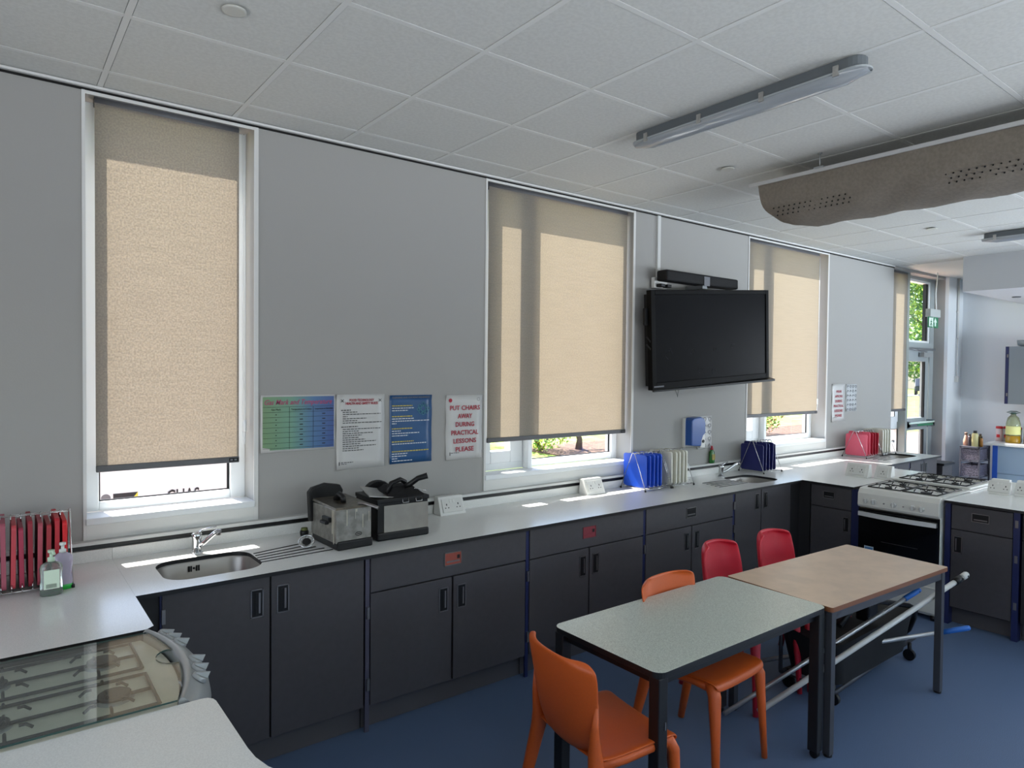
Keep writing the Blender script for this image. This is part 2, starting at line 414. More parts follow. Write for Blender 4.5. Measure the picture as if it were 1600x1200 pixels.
# door
M_dfr = mat('door_frame_grey', '9EA6A8', .45)
d = bpy.data.objects.new('door_1', None); COL.objects.link(d); d.location = (9.76, FY0, 0); struct(d, 'tall glazed exit door with a push bar')
b = MB(); ring(b, 9.28, 10.25, 0, 3.10, .05, .12, .02, .05, 3.84, 3.93); b.box(9.33, 10.13, 3.82, 3.93, 2.09, 2.22)
b.build('frame', M_dfr, d, world=True)
b = MB(); ring(b, 9.36, 10.13, 2.22, 3.05, .03, .05, .03, .03, 3.85, 3.92); b.build('transom_frame', M_white, d, world=True); pane(d, 9.39, 10.08, 2.25, 3.02)
b = MB(); ring(b, 10.02, 10.08, 2.25, 3.02, .05, .004, .004, .01, 3.86, 3.90); b.build('seal', M_black, d, world=True)
b = MB(); ring(b, 9.34, 10.12, .02, 2.09, .05, .11, .12, .12, 3.85, 3.91); b.box(9.39, 10.01, 3.85, 3.91, 1.06, 1.22)
leaf = b.build('door_leaf', M_dfr, d, world=True); pane(d, 9.39, 10.01, 1.22, 1.97, 3.88); pane(d, 9.39, 10.01, .14, 1.06, 3.88)
b = MB().box(9.97, 10.01, 3.845, 3.87, .14, 1.06).box(9.97, 10.01, 3.845, 3.87, 1.22, 1.97); b.build('seal', M_black, d, world=True)
b = MB().box(9.35, 10.16, 3.77, 3.81, 1.115, 1.175, 0).box(9.35, 9.40, 3.77, 3.86, 1.10, 1.19, 0).box(10.1, 10.16, 3.77, 3.86, 1.10, 1.19, 0)
b.box(9.36, 10.15, 3.768, 3.7705, 1.155, 1.173, 1).box(9.62, 10.1, 3.767, 3.7695, 1.12, 1.148, 2)
pb = b.build('push_bar', [mat('bar_grey', '6F7B80', .4, metal=.5), mat('bar_white', 'D9EEE0', .4), mat('bar_green', '1F7A52', .4)], d, world=True)
b = MB().box(9.80, 10.06, 3.78, 3.84, 2.03, 2.09, 0).sweep([(9.85, 3.77, 2.10), (9.55, 3.76, 2.115), (9.42, 3.80, 2.13)], .009, 6, 1)
b.box(9.33, 10.18, 3.79, 3.83, 2.12, 2.15, 1); b.build('door_closer', [M_silver, M_grey], d, world=True)

# ------------------------------------------------------------------ blinds
def blind(x0, x1, zb, m, label, chain=True):
    t = thing('roller_blind', label, 'blind', ((x0+x1)/2, 3.76, zb), 0, 'roller blinds pulled down over the tall windows')
    MB().grid([[(x0, 3.76, zb+.03), (x1, 3.76, zb+.03)], [(x0, 3.76, 3.06), (x1, 3.76, 3.06)]], smooth=False).build('blind_fabric', m, t, world=True, fix=False)
    MB().box(x0, x1, 3.750, 3.768, zb, zb+.032).build('hem_bar', M_hem, t, world=True, bev=.004)
    MB().cyl((x0, 3.785, 3.07), (x1, 3.785, 3.07), .028, 16).build('roller_tube', M_hem, t, world=True)
    MB().box(x1-.052, x1-.004, 3.7485, 3.7505, zb+.006, zb+.026, 0).box(x1-.046, x1-.034, 3.7475, 3.749, zb+.012, zb+.02, 1).box(x1-.026, x1-.014, 3.7475, 3.749, zb+.012, zb+.02, 1).build('hem_end_label', [M_black, M_inkg], t, world=True)
    if chain:
        b = MB(); b.sweep([(x1+.035, 3.77, 3.06), (x1+.037, 3.77, 1.45)], .0022, 6); b.sweep([(x1+.022, 3.775, 3.06), (x1+.024, 3.775, 1.45)], .0018, 6)
        b.sweep([(x1+.037, 3.77, 1.47), (x1+.034, 3.772, 1.40), (x1+.026, 3.775, 1.40), (x1+.024, 3.775, 1.47)], .0025, 6); b.cyl((x1+.036, 3.77, 1.47), (x1+.036, 3.77, 1.53), .007, 8)
        b.build('blind_chain', M_white, t, world=True)
    return t
blind(.393, 1.050, 1.306, M_blind, 'beige roller blind over the window above the near sink, narrowest full blind')
blind(2.682, 4.045, 1.312, M_blind2, 'wide beige roller blind between the red lettered poster and the wall screen')
blind(5.70, 7.03, 1.372, M_blind3, 'pale beige roller blind partly hidden behind the right side of the wall screen')
blind(8.72, 9.20, 1.335, M_blind3, 'narrow sliver of beige roller blind right beside the glazed exit door', False)

# ------------------------------------------------------------------ worktops
WT0, WT1 = .882, .90
def sink_outline(x0, x1, y0, y1): return rrect(x0, x1, y0, y1, .10, 8)
S1 = (.585, 1.005, 3.14, 3.49); S2 = (4.94, 5.345, 3.15, 3.49); S3 = (7.72, 8.16, 3.17, 3.45)
main = [(.4502, 3.675), (.4502, 3.03), (5.46, 3.03), (5.46, 2.60), (6.86, 2.60), (6.86, 3.03), (8.38, 3.03), (8.38, 3.675)]
t = thing('worktop', 'long white worktop with black edge running under all the windows', 'worktop', (4, 3.35, .88))
b = MB().slab(main, [sink_outline(*S) for S in (S1, S2, S3)], WT0, WT1, 0, 1); b.build('counter', [M_top, M_edge], t, world=True)
MB().box(.45, 8.25, 3.676, 3.7075, .90, .9545).build('upstand', M_top, t, world=True)
def groove(p, q): MB().sweep([p, q], .0035, 6).build('drainer_groove', M_edge, t, world=True)
for i in range(5):
    f = i/4; groove((1.0+.015*f, 3.215+.17*f, .9003), (1.36-.10*f, 3.235+.20*f, .9003)); groove((4.56+.04*f, 3.22+.19*f, .9003), (4.935, 3.215+.17*f, .9003))
for i in range(4): groove((7.40, 3.22+.053*i, .9003), (7.71, 3.22+.053*i, .9003))
left = [(-.93, 3.675), (-.93, 2.625), (.425, 2.625), (.4498, 2.649), (.4498, 3.675)]
t = thing('worktop', 'white worktop with the red board rack and soap bottles', 'worktop', (0, 3.1, .88))
MB().slab(left, [], WT0, WT1, 0, 1).build('counter', [M_top, M_edge], t, world=True)
MB().box(-.93, .449, 3.676, 3.7075, .90, .9545).build('upstand', M_top, t, world=True)
near = [(-.93, 1.985), (-.93, .95), (.98, .95), (.56, 1.45), (.525, 1.505), (.50, 1.555), (.488, 1.61), (.485, 1.66), (.485, 1.93)]
near += [(.485-.03+.03*math.cos(R(a)), 1.95+.035*math.sin(R(a))) for a in (0, 30, 60, 90)]
tag(MB().slab(near, [], WT0, WT1, 0, 1).build('worktop', [M_top, M_edge]), 'white marked worktop in the bottom left corner in front of the glass lidded hob', 'worktop')
isl = [(5.47, .9), (6.86, .9), (6.86, 1.955), (5.47, 1.955)]
tag(MB().slab(isl, [], WT0, WT1, 0, 1).build('worktop', [M_top, M_edge]), 'white worktop at the right edge with two angled socket boxes', 'worktop')

# sinks + taps
def sink(S, label, g):
    x0, x1, y0, y1 = S; t = thing('sink', label, 'sink', ((x0+x1)/2, (y0+y1)/2, .74), 0, g)
    b = MB(); lv = [(-.004, .8815), (.002, .872), (.006, .80), (.025, .765), (.07, .755)]
    rings = []
    for d_, z in lv:
        rr = max(.03, .10-d_); rings.append([b.bm.verts.new((p[0], p[1], z)) for p in rrect(x0-.0+d_, x1-d_, y0+d_, y1-d_, rr, 8)])
    for i in range(len(rings)-1):
        n = len(rings[i])
        for k in range(n): b._f([rings[i][k], rings[i][(k+1) % n], rings[i+1][(k+1) % n], rings[i+1][k]], 0, True)
    b._f(rings[-1], 0)
    b.build('bowl', mat('sink_steel', '9C9892', .35, metal=.6, spec=.5), t, world=True)
    b = MB(); 
    for k in (-.022, -.012, .012, .022): b.box((x0+x1)/2-.03+k-.003, (x0+x1)/2-.03+k+.003, y1-.012, y1-.007, .835, .862)
    b.cyl(((x0+x1)/2-.03, y1-.009, .849), ((x0+x1)/2-.03, y1-.004, .849), .005, 8)
    b.build('overflow', M_black, t, world=True)
    MB().cyl(((x0+x1)/2, (y0+y1)/2, .755), ((x0+x1)/2, (y0+y1)/2, .757), .035, 16).build('drain', M_hsteel, t, world=True)
sink(S1, 'oval stainless sink bowl set in the worktop below the nearest window', None)
sink(S2, 'stainless sink bowl beside the dark blue boards', None)
sink(S3, 'far stainless sink bowl near the exit door', None)
def tap(x, y, label, sp, kind=0):
    t = thing('mixer_tap', label, 'tap', (x, y, .9))
    MB().lathe([(.03, 0), (.03, .004), (.024, .008)], seg=20).build('base', M_chrome, t)
    MB().lathe([(.021, .006), (.021, .075), (.024, .08), (.024, .095), (.018, .102)], seg=20).build('body', M_chrome, t)
    s = Vector(sp)
    b = MB(); b.sweep([(0, 0, .03), s*.35+Vector((0, 0, .055)), s*.8+Vector((0, 0, .10)), s+Vector((0, 0, .112))], [.013, .012, .011, .011], 12); b.build('spout', M_chrome, t)
    MB().cyl(s+Vector((0, 0, .118)), s+Vector((0, 0, .092)), .0125, 12).build('aerator', M_hsteel, t)
    l_ = s.normalized(); l_ = Vector((l_.x*.6+.3, l_.y*.2, 0)).normalized()
    b = MB(); b.sweep([(0, 0, .100), l_*.03+Vector((0, 0, .112)), l_*.09+Vector((0, 0, .124))], [.012, .01, .006], 10, flat=.5); b.build('lever', M_chrome, t)
    return t
tap(.795, 3.56, 'chrome mixer tap behind the near sink', (.085, -.07, 0))
tap(5.02, 3.53, 'chrome mixer tap behind the sink with the dark blue boards', (.20, -.04, 0))
tap(8.12, 3.55, 'far chrome tap by the glazed exit door, its spout seen against the glass', (.16, -.05, .02))
# strainer lying on the drainer
t = thing('sink_strainer', 'round sink strainer plug lying upside down on the drainer grooves', 'strainer', (1.262, 3.335, .9045))
b = MB()
c = Vector((0, 0, .032)); ax = Vector((-.25, -.55, .8)).normalized(); a1 = ax.cross(Vector((1, 0, 0))).normalized(); a2 = ax.cross(a1)
b.sweep([c+(a1*math.cos(k*R(20))+a2*math.sin(k*R(20)))*.038 for k in range(18)], .0028, 6, closed=True)
for k in range(18):
    dd = a1*math.cos(k*R(20))+a2*math.sin(k*R(20)); b.sweep([c+dd*.038, c-ax*.006+dd*.018], .0012, 4)
b.build('basket', M_chrome, t)
MB().sweep([c-ax*.012, c-ax*.004, c+ax*.002], [.008, .022, .019], 14).build('stopper', M_black, t)
MB().sweep([c-ax*.03, c-ax*.012], [.006, .009], 10).build('stem', M_black, t)

# ------------------------------------------------------------------ cabinets
def handle(par, cx, cy, cz, w_, h_, axis, m_in=None, vertical=True):
    """inset pull: rim, dark pocket, grip bar. axis 'y': faces -y, 'x': faces -x"""
    def bx(b, a0, a1, d0, d1, z0, z1, m):
        if axis == 'y': b.box(cx+a0, cx+a1, cy-d1, cy-d0, cz+z0, cz+z1, m)
        else: b.box(cx-d1, cx-d0, cy+a0, cy+a1, cz+z0, cz+z1, m)
    b = MB(); W, H = w_/2, h_/2; r = .005
    for q in ((-W, -W+r, -H, H), (W-r, W, -H, H), (-W, W, -H, -H+r), (-W, W, H-r, H)): bx(b, q[0], q[1], 0, .003, q[2], q[3], 0)
    bx(b, -W+r, W-r, 0, .0006, -H+r, H-r, 1 if m_in is None else 2)
    if vertical:
        bx(b, -W*.25, W*.25, .0006, .002, -H*.72, H*.72, 1); bx(b, W*.25, W*.55, .0006, .0025, -H*.72, H*.72, 0)
    else:
        if m_in is None: bx(b, -W*.7, W*.7, .0006, .0015, -H*.1, H*.5, 1)
        bx(b, -W*.75, W*.75, .0006, .0025, -H*.55, -H*.3, 0)
        if m_in is not None: bx(b, W*.45, W*.75, .0006, .0025, -H*.1, H*.45, 1)
    mm = [M_hsteel if m_in is None else (m_in if m_in is M_red else M_hsteel), M_black, m_in or M_black]
    return b.build('handle', mm, par, world=False)
def place_part(o): return o
def base_unit(x0, x1, label, doors, drawer=None, group='graphite base cupboards under the window worktop', post=M_post, hz=.58, plinth=True, y=3.07, dh=None):
    """doors: list of (xa, xb, handle_x); drawer: None or handle material flag"""
    t = thing('base_cabinet', label, 'cabinet', ((x0+x1)/2, y+.3, 0), 0, group)
    off = t.location
    b = MB().box(x0+.004, x1-.004, y+.02, 3.66, .125, .872 if drawer is not None else .735)
    if drawer is None: b.box(x0+.004, x1-.004, y+.02, y+.05, .735, .872)
    b.build('carcass', M_dark, t, world=True)
    MB().box(x0, x0+.022, y+.006, y+.02, .0, .878).build('frame_post', post, t, world=True)
    if plinth: MB().box(x0+.003, x1-.001, y+.06, y+.075, 0, .12).build('plinth', M_plinth, t, world=True)
    top = .872
    if drawer is not None:
        dr = MB().box(x0+.026, x1-.004, y, y+.018, .70, top).build('drawer', M_door, t, world=True, bev=.0015)
        cx = dh if dh else (x0+x1)/2
        hd = handle(dr, cx, y, .793, .112, .072, 'y', drawer if drawer != 0 else None, False); hd.location = -off
        top = .692
    for xa, xb, hx in doors:
        dd = MB().box(xa, xb, y, y+.018, .132, top).build('door', M_door, t, world=True, bev=.0015)
        hd = handle(dd, hx, y, hz, .056, .128, 'y'); hd.location = -off
    for z in ((.60, .24) if drawer is not None else (.78, .60, .24)):
        MB().box(x0+.006, x0+.02, y-.004, y+.008, z-.03, z+.03).build('hinge', M_hsteel, t, world=True)
    return t
base_unit(.545, 1.462, 'tall fronted graphite sink cupboard nearest the corner hob', [(.553, .992, .936), (1.0, 1.452, 1.052)], None, hz=.76)
base_unit(1.464, 2.482, 'graphite cupboard below the two fryers, orange red drawer pull', [(1.49, 1.966, 1.914), (1.978, 2.476, 2.029)], M_redor, hz=.58, post=mat('post_slate', '4C4A5A', .45))
base_unit(2.484, 3.503, 'graphite cupboard in the middle of the run, dark red drawer pull', [(2.51, 2.99, 2.939), (3.0, 3.497, 3.051)], M_red, hz=.585)
base_unit(3.505, 4.528, 'graphite cupboard below the bright blue and white boards, steel drawer pull', [(3.531, 4.02, 3.968), (4.031, 4.522, 4.083)], 0, hz=.585)
base_unit(4.53, 5.36, 'graphite sink cupboard in the inner corner, two tall doors', [(4.556, 4.905, 4.85), (4.915, 5.345, 4.97)], None, hz=.78)
struct(MB().box(.455, .543, 3.085, 3.10, 0, .878).build('trim_8', M_dark), 'dark corner filler panel by the near sink cupboard')
struct(MB().box(5.362, 5.52, 3.08, 3.10, .0, .878).box(5.505, 5.52, 2.985, 3.08, 0, .878).build('trim_9', M_dark), 'dark corner filler panel by the island')
base_unit(6.93, 7.66, 'far graphite cupboard against the window wall, left of the last sink cupboard', [(6.956, 7.28, 7.23), (7.29, 7.65, 7.34)], None, 'far cupboards beyond the island', hz=.78)
base_unit(7.662, 8.37, 'last graphite sink cupboard before the exit door', [(7.688, 8.01, 7.965), (8.02, 8.36, 8.065)], None, 'far cupboards beyond the island', hz=.78)
t = thing('low_cabinet', 'low dark cabinet standing past the end of the far worktop', 'cabinet', (8.55, 3.3, 0))
MB().box(8.41, 8.68, 3.03, 3.55, 0, .785).build('body', M_door, t, world=True); MB().box(8.395, 8.70, 3.01, 3.57, .785, .81).build('top', M_edge, t, world=True)
# left peninsula cupboards
b = MB()
for (y0, y1, lab) in ((2.655, 3.06, 'dark cupboard end under the worktop with the red boards'), (1.0, 1.945, 'dark cupboard under the near worktop in the corner')):
    t = thing('base_cabinet', lab, 'cabinet', (-.2, (y0+y1)/2, 0))
    MB().box(-.88, .40, y0, y1, .12, .872).build('carcass', M_dark, t, world=True)
    MB().box(.40, .418, y0+.01, y1-.01, .13, .868).build('door', M_door, t, world=True)
    MB().box(-.86, .36, y0, y1, 0, .12).build('plinth', M_plinth, t, world=True)
# island cupboards (faces -x)
def island_unit(y0, y1, label, post_side, sides, drawer=True, dark=False, pm=None):
    t = thing('base_cabinet', label, 'cabinet', (5.8, (y0+y1)/2, 0), 0, 'graphite cupboards of the island'); off = t.location
    MB().box(5.52, 6.12, y0+.004, y1-.004, .12, .872).build('carcass', M_dark, t, world=True)
    for (py0, py1) in sides: MB().box(5.496, 5.56, py0, py1, 0, .878).build('frame_post', pm or M_post, t, world=True)
    MB().box(5.57, 5.585, y0, y1, 0, .12).build('plinth', M_plinth, t, world=True)
    a, c = post_side
    m = M_dark if dark else M_door
    dr = MB().box(5.5, 5.518, a, c, .70, .872).build('drawer', m, t, world=True, bev=.0015)
    dd = MB().box(5.5, 5.518, a, c, .13, .692).build('door', m, t, world=True, bev=.0015)
    return t, dr, dd, off
t, dr, dd, off = island_unit(2.58, 2.98, 'graphite island cupboard left of the white cooker', (2.635, 2.972), [(2.565, 2.63)])
h_ = handle(dr, 5.5, 2.82, .80, .095, .06, 'x', None, False); h_.location = -off; h_ = handle(dd, 5.5, 2.675, .58, .05, .12, 'x'); h_.location = -off
t, dr, dd, off = island_unit(1.5, 1.955, 'graphite island cupboard right of the white cooker', (1.545, 1.915), [(1.92, 1.955), (1.503, 1.54)])
h_ = handle(dr, 5.5, 1.735, .80, .11, .062, 'x', None, False); h_.location = -off; h_ = handle(dd, 5.5, 1.872, .588, .055, .12, 'x'); h_.location = -off
for z in (.80, .56, .24): MB().box(5.492, 5.50, 1.512, 1.53, z-.025, z+.025).build('hinge', M_hsteel, t, world=True)
island_unit(.95, 1.495, 'dark panelled island cupboard cut off by the right edge', (.96, 1.49), [], True, True)
t = thing('base_cabinet', 'far side cupboard backing the island next to the second cooker', 'cabinet', (6.5, 2.8, 0))
MB().box(6.13, 6.82, 2.62, 3.0, .0, .872).build('carcass', M_door, t, world=True)
t = thing('base_cabinet', 'cupboard backing the island at the right edge', 'cabinet', (6.5, 1.4, 0))
MB().box(6.13, 6.82, .95, 1.94, .0, .872).build('carcass', M_door, t, world=True)

# ------------------------------------------------------------------ cookers
def grate(b, cx, cy, z, w_, d_, m=0):
    r = .005
    for x in (-w_/2, w_/2): b.sweep([(cx+x, cy-d_/2, z), (cx+x, cy+d_/2, z)], r, 6, m)
    for y in (-d_/2, 0, d_/2): b.sweep([(cx-w_/2, cy+y, z), (cx+w_/2, cy+y, z)], r, 6, m)
    for sx in (-1, 1):
        for sy in (-1, 1):
            px, py = cx+sx*w_/4, cy+sy*d_/4
            for k in range(4):
                a = k*90; dx, dy = math.cos(R(a)), math.sin(R(a)); L = (w_/4 if k % 2 == 0 else d_/4)
                b.sweep([(px+dx*.03, py+dy*.03, z+.012), (px+dx*.045, py+dy*.045, z+.012), (px+dx*.06, py+dy*.06, z)], .0042, 6, m)
def burner(b, x, y, z, r, m0=0, m1=1):
    b.lathe([(r*1.25, 0), (r*1.2, .006), (r*.9, .008), (r*.9, .014)], (x, y, z), 18, m0); b.lathe([(r, .014), (r, .022), (r*.9, .024)], (x, y, z), 18, m1)
def cooker(label, loc, rz, detail=True):
    t = thing('gas_cooker', label, 'cooker', loc, rz)
    W, D = .29, .30
    MB().box(-W, W, -D+.045, D, .03, .885).build('body', M_cookw, t, bev=.006)
    # control panel
    b = MB().prism([(-D+.012, .762), (-D+.0, .78), (-D+.005, .87), (-D+.03, .905), (-D+.06, .912), (-D+.06, .762)], -W, W, 'x')
    b.build('control_panel', M_cookw, t, bev=.004)
    # hob
    b = MB(); b.slab(rrect(-W, W, -D+.06, D, .02, 3), [rrect(-W+.03, W-.03, -D+.085, D-.03, .03, 4)], .884, .912, 0, 0)
    b.box(-W+.02, W-.02, -D+.08, D-.02, .884, .893, 0)
    b.build('hob', M_cookw, t)
    b = MB(); cx = .135
    for sx in (-1, 1):
        for yy in (-.12, .14):
            b = MB(); burner(b, sx*cx, yy, .893, .026 if (sx, yy) != (1, -.12) else .036); b.build('burner', [M_silver, M_black], t)
    for sx in (-1, 1):
        b = MB(); grate(b, sx*.128, .012, .917, .238, .46); b.build('pan_support', M_cast, t)
    for x in (-.225, -.165, -.02, .115, .175):
        b = MB(); b.sweep([(x, -D+.004, .815), (x, -D-.012, .813)], [.021, .019], 16); b.box(x-.005, x+.005, -D-.03, -D-.008, .797, .832)
        b.build('knob', mat('knob_white', 'BFBFBC', .35), t, bev=.002)
    for x in (-.09, .05): MB().cyl((x, -D+.004, .812), (x, -D-.004, .812), .006, 8).build('button', M_hsteel, t)
    b = MB().box(-W+.005, W-.005, -D+.012, -D+.045, .34, .755); b.build('oven_door', M_oveng, t, bev=.004)
    pts = [(-W+.012+(2*W-.024)*k/10, -D-.012-.03*math.sin(math.pi*k/10), .712) for k in range(11)]
    b = MB()
    for k in range(10):
        p, q = pts[k], pts[k+1]; b.hexa([(p[0], p[1], .695), (q[0], q[1], .695), (q[0], q[1]+.022, .695), (p[0], p[1]+.022, .695), (p[0], p[1], .727), (q[0], q[1], .727), (q[0], q[1]+.022, .727), (p[0], p[1]+.022, .727)])
    b.box(-W+.012, -W+.04, -D-.005, -D+.015, .695, .727); b.box(W-.04, W-.012, -D-.005, -D+.015, .695, .727)
    b.build('oven_handle', mat('handle_white', 'C6C6C6', .3), t)
    b = MB().box(-W+.003, W-.003, -D+.015, -D+.045, .055, .335).box(-W+.003, W-.003, -D+.01, -D+.018, .235, .25); b.build('drawer', M_cookw, t, bev=.004)
    if detail:
        b = MB().box(-.235, -.165, -D+.0105, -D+.0118, .385, .46, 0).box(-.23, -.17, -D+.0098, -D+.0104, .43, .452, 1).box(-.225, -.18, -D+.0098, -D+.0104, .405, .41, 1)
        b.build('energy_sticker', [mat('sticker', 'B8C8D4', .5), mat('sticker_blue', '4C7FB0', .5)], t)
        MB().box(-.11, .15, -D+.0100, -D+.0119, .512, .5135).build('glass_scratch', M_hsteel, t)
    for sx in (-1, 1):
        for sy in (-1, 1): MB().cyl((sx*.25, sy*.25, 0), (sx*.25, sy*.25, .035), .018, 10).build('foot', M_black, t)
    return t
cooker('white gas cooker with black oven door facing the tables', (5.725, 2.262, 0), R(-90))
cooker('second white gas cooker standing back to back behind the first, only its hob showing', (6.345, 2.275, .012), R(90), False)

# near cooker with closed glass lid
t = thing('gas_cooker', 'near gas cooker with its glass lid closed and silver knobs, bottom left', 'cooker', (.15, 2.305, 0))
def arcx(y, base, bulge): 
    f = (y-2.305)/.30; return base+bulge*(1-f*f)
MB().box(-.15, .40, 2.02, 2.59, .03, .868).build('body', M_silver, t, world=True)
ysn = [1.995+.595*k/14 for k in range(15)]
hob = [(-.15, 2.60), (-.15, 2.01)]+[(arcx(y, .395, .05), y) for y in ysn]
MB().slab(hob, [], .868, .878, 0, 0).build('hob', M_cream, t, world=True)
b = MB()
for y0 in (2.175, 2.445):
    for x0 in (.0, .27): b = MB(); burner(b, x0, y0, .872, .034 if x0 == 0 else .042); b.build('burner', [M_silver, M_cast], t, world=True)
for y0 in (2.17, 2.445):
    b = MB(); grate(b, .135, y0, .886, .46, .225)
    b.build('pan_support', M_cast, t, world=True)
lid = [(-.15, 2.57), (-.15, 1.995)]+[(arcx(y, .40, .052), y) for y in [1.995+.575*k/14 for k in range(6)]]
cy, cr = 2.315, .062
lid += [(arcx(2.315, .40, .052)-cr*.85*math.sin(R(a)), cy-cr*math.cos(R(a))) for a in range(0, 181, 18)]
lid += [(arcx(y, .40, .052), y) for y in [1.995+.575*k/14 for k in range(9, 15)]]
lo = MB().slab(lid, [], .905, .910, 0, 1, 0).build('glass_lid', [M_lid, mat('glass_edge', '2E4A46', .2)], t, world=True)
# curved control panel
b = MB(); rows = []
prof = [(-.004, .868), (-.004, .905), (.008, .914), (.022, .910), (.05, .892), (.072, .862), (.080, .82), (.076, .785), (.04, .78)]
for y in ysn:
    base = arcx(y, .405, .055); g = 1-.35*abs((y-2.305)/.3)**3
    rows.append([(base+p[0]*g, y, p[1]) for p in prof])
b.grid(rows); b._f([b.bm.verts.new(p) for p in rows[0]], 0); b._f([b.bm.verts.new(p) for p in rows[-1]], 0)
b.build('control_panel', M_silver, t, world=True)
for y in (2.545, 2.495, 2.435, 2.265, 2.195, 2.13):
    x = arcx(y, .405, .055)+.042; n = Vector((.60, 0, .80)); c = Vector((x, y, .899)); tt = Vector((.80, 0, -.60))
    b = MB().sweep([c-n*.006, c+n*.006], [.024, .021], 16)
    A = c+n*.006; 
    w3 = Vector((0, .007, 0)); L = tt*.021
    b.hexa([A-L-w3, A+L-w3, A+L+w3, A-L+w3, A-L*.9+n*.004-w3*.3, A+L*.9+n*.020-w3*.3, A+L*.9+n*.020+w3*.3, A-L*.9+n*.004+w3*.3])
    b.build('knob', M_silver, t, world=True, bev=.002)
MB().box(.40, .455, 2.03, 2.58, .36, .775).build('oven_door', M_oveng, t, world=True, bev=.004)
MB().sweep([(.455, 2.06, .73), (.50, 2.10, .73), (.52, 2.30, .73), (.50, 2.51, .73), (.455, 2.55, .73)], .012, 10).build('oven_handle', M_silver, t, world=True)
MB().box(.39, .44, 2.03, 2.58, .06, .35).build('drawer', M_silver, t, world=True, bev=.004)
for xx in (-.1, .33):
    for yy in (2.06, 2.55): MB().cyl((xx, yy, 0), (xx, yy, .035), .018, 10).build('foot', M_black, t, world=True)

# ------------------------------------------------------------------ sockets
def socket(loc, rz, label, double=True, wide=.175, group=None, sw=True):
    t = thing('socket_box', label, 'socket', loc, rz, group)
    h0, d0 = .112, .088
    b = MB(); W = wide/2
    b.hexa([(-W, 0, 0), (W, 0, 0), (W, d0, 0), (-W, d0, 0), (-W+.006, .045, h0), (W-.006, .045, h0), (W-.006, d0-.0, h0), (-W+.006, d0, h0)])
    b.build('housing', M_soc, t, bev=.003)
    n = Vector((0, -h0, .045)).normalized(); u_ = Vector((0, .045, h0)).normalized(); c = Vector((0, .0225, h0/2))
    def pl(b, x0, x1, v0, v1, d0_, d1_, m):
        P = lambda x, v, d_: Vector((x, 0, 0))+c+u_*v+n*d_
        b.hexa([P(x0, v0, d0_), P(x1, v0, d0_), P(x1, v1, d0_), P(x0, v1, d0_), P(x0, v0, d1_), P(x1, v0, d1_), P(x1, v1, d1_), P(x0, v1, d1_)], m)
    b = MB(); PW = .073 if double else .043
    pl(b, -PW, PW, -.043, .043, -.001, .007, 0); b.build('face_plate', mat('plate_white', 'D2D2CE', .3), t, bev=.002)
    b = MB()
    for cx in ((-.042, .042) if double else (0,)):
        pl(b, cx-.0035, cx+.0035, .0, .012, .0068, .0074, 0)
        for s_ in (-1, 1): pl(b, cx+s_*.011-.004, cx+s_*.011+.004, -.018, -.012, .0068, .0074, 0)
    b.build('socket_hole', M_hole, t)
    b = MB()
    for cx in ((-.012, .012) if double else (.02,)): pl(b, cx-.006, cx+.006, .015, .034, .0068, .0095, 0)
    b.build('rocker_switch', M_soc, t)
    return t
socket((2.30, 3.575, .9), 0, 'white angled double socket box just right of the fryers', True, .19)
socket((3.54, 3.56, .9), 0, 'white angled double socket box left of the bright blue boards', True, .19)
socket((6.03, 2.855, .9), R(-90), 'white angled socket box on the island, nearer the pink boards', True, .20)
socket((6.075, 2.655, .9), R(-90), 'white angled switch box on the island, left behind the cooker hob', False, .14)
socket((6.06, 1.80, .9), R(-90), 'white angled socket box at right edge, nearer the second cooker', True, .13)
socket((6.11, 1.64, .9), R(-90), 'white angled socket box cut by the right edge', True, .15)

# ------------------------------------------------------------------ posters
def poster(name, x0, x1, z0, z1, m, label, cat='poster', group=None, depth=.0015):
    t = thing(name, label, cat, ((x0+x1)/2, WY, z0), 0, group)
    b = MB(); n = 10; rows = []
    for i in range(n+1):
        z = (z1-z0)*i/n; row = []
        for j in range(7):
            x = -(x1-x0)/2+(x1-x0)*j/6; y = -.004-.0022*math.sin(i*1.3+j*.8)*(.4+abs(j-3)/3)
            if j in (0, 6) and i in (0, n): y -= .006
            row.append((x, y, z))
        rows.append(row)
    b.grid(rows)
    o = b.build('sheet', m, t); s = o.modifiers.new('th', 'SOLIDIFY'); s.thickness = .0008; s.offset = 1
    return t, (x1-x0), (z1-z0)
def lines(t, rows, m, name='print_lines', y=-.0085):
    b = MB()
    for x0, x1, z, h_ in rows: b.box(x0, x1, y, y+.0006, z-h_/2, z+h_/2)
    return b.build(name, m, t)
def brokenline(x0, x1, z, h_, rnd):
    out = []; x = x0
    while x < x1:
        w_ = rnd.uniform(.008, .022); out.append((x, min(x+w_, x1), z, h_)); x += w_+.004
    return out
# 1 gas mark chart, gradient paper
mg = bpy.data.materials.new('paper_gradient'); mg.use_nodes = True; n = mg.node_tree.nodes; l = mg.node_tree.links
tc = n.new('ShaderNodeTexCoord'); sp_ = n.new('ShaderNodeSeparateXYZ'); rp = n.new('ShaderNodeValToRGB'); mr = n.new('ShaderNodeMapRange')
mr.inputs['From Min'].default_value = -.2; mr.inputs['From Max'].default_value = .2
l.new(tc.outputs['Object'], sp_.inputs[0]); l.new(sp_.outputs[0], mr.inputs[0]); l.new(mr.outputs[0], rp.inputs[0]); l.new(rp.outputs[0], n['Principled BSDF'].inputs['Base Color'])
rp.color_ramp.elements[0].color = lin('73936A')+(1,); rp.color_ramp.elements[1].color = lin('34508E')+(1,)
e = rp.color_ramp.elements.new(.38); e.color = lin('6E9A84')+(1,); e = rp.color_ramp.elements.new(.7); e.color = lin('4A729C')+(1,)
n['Principled BSDF'].inputs['Roughness'].default_value = .3
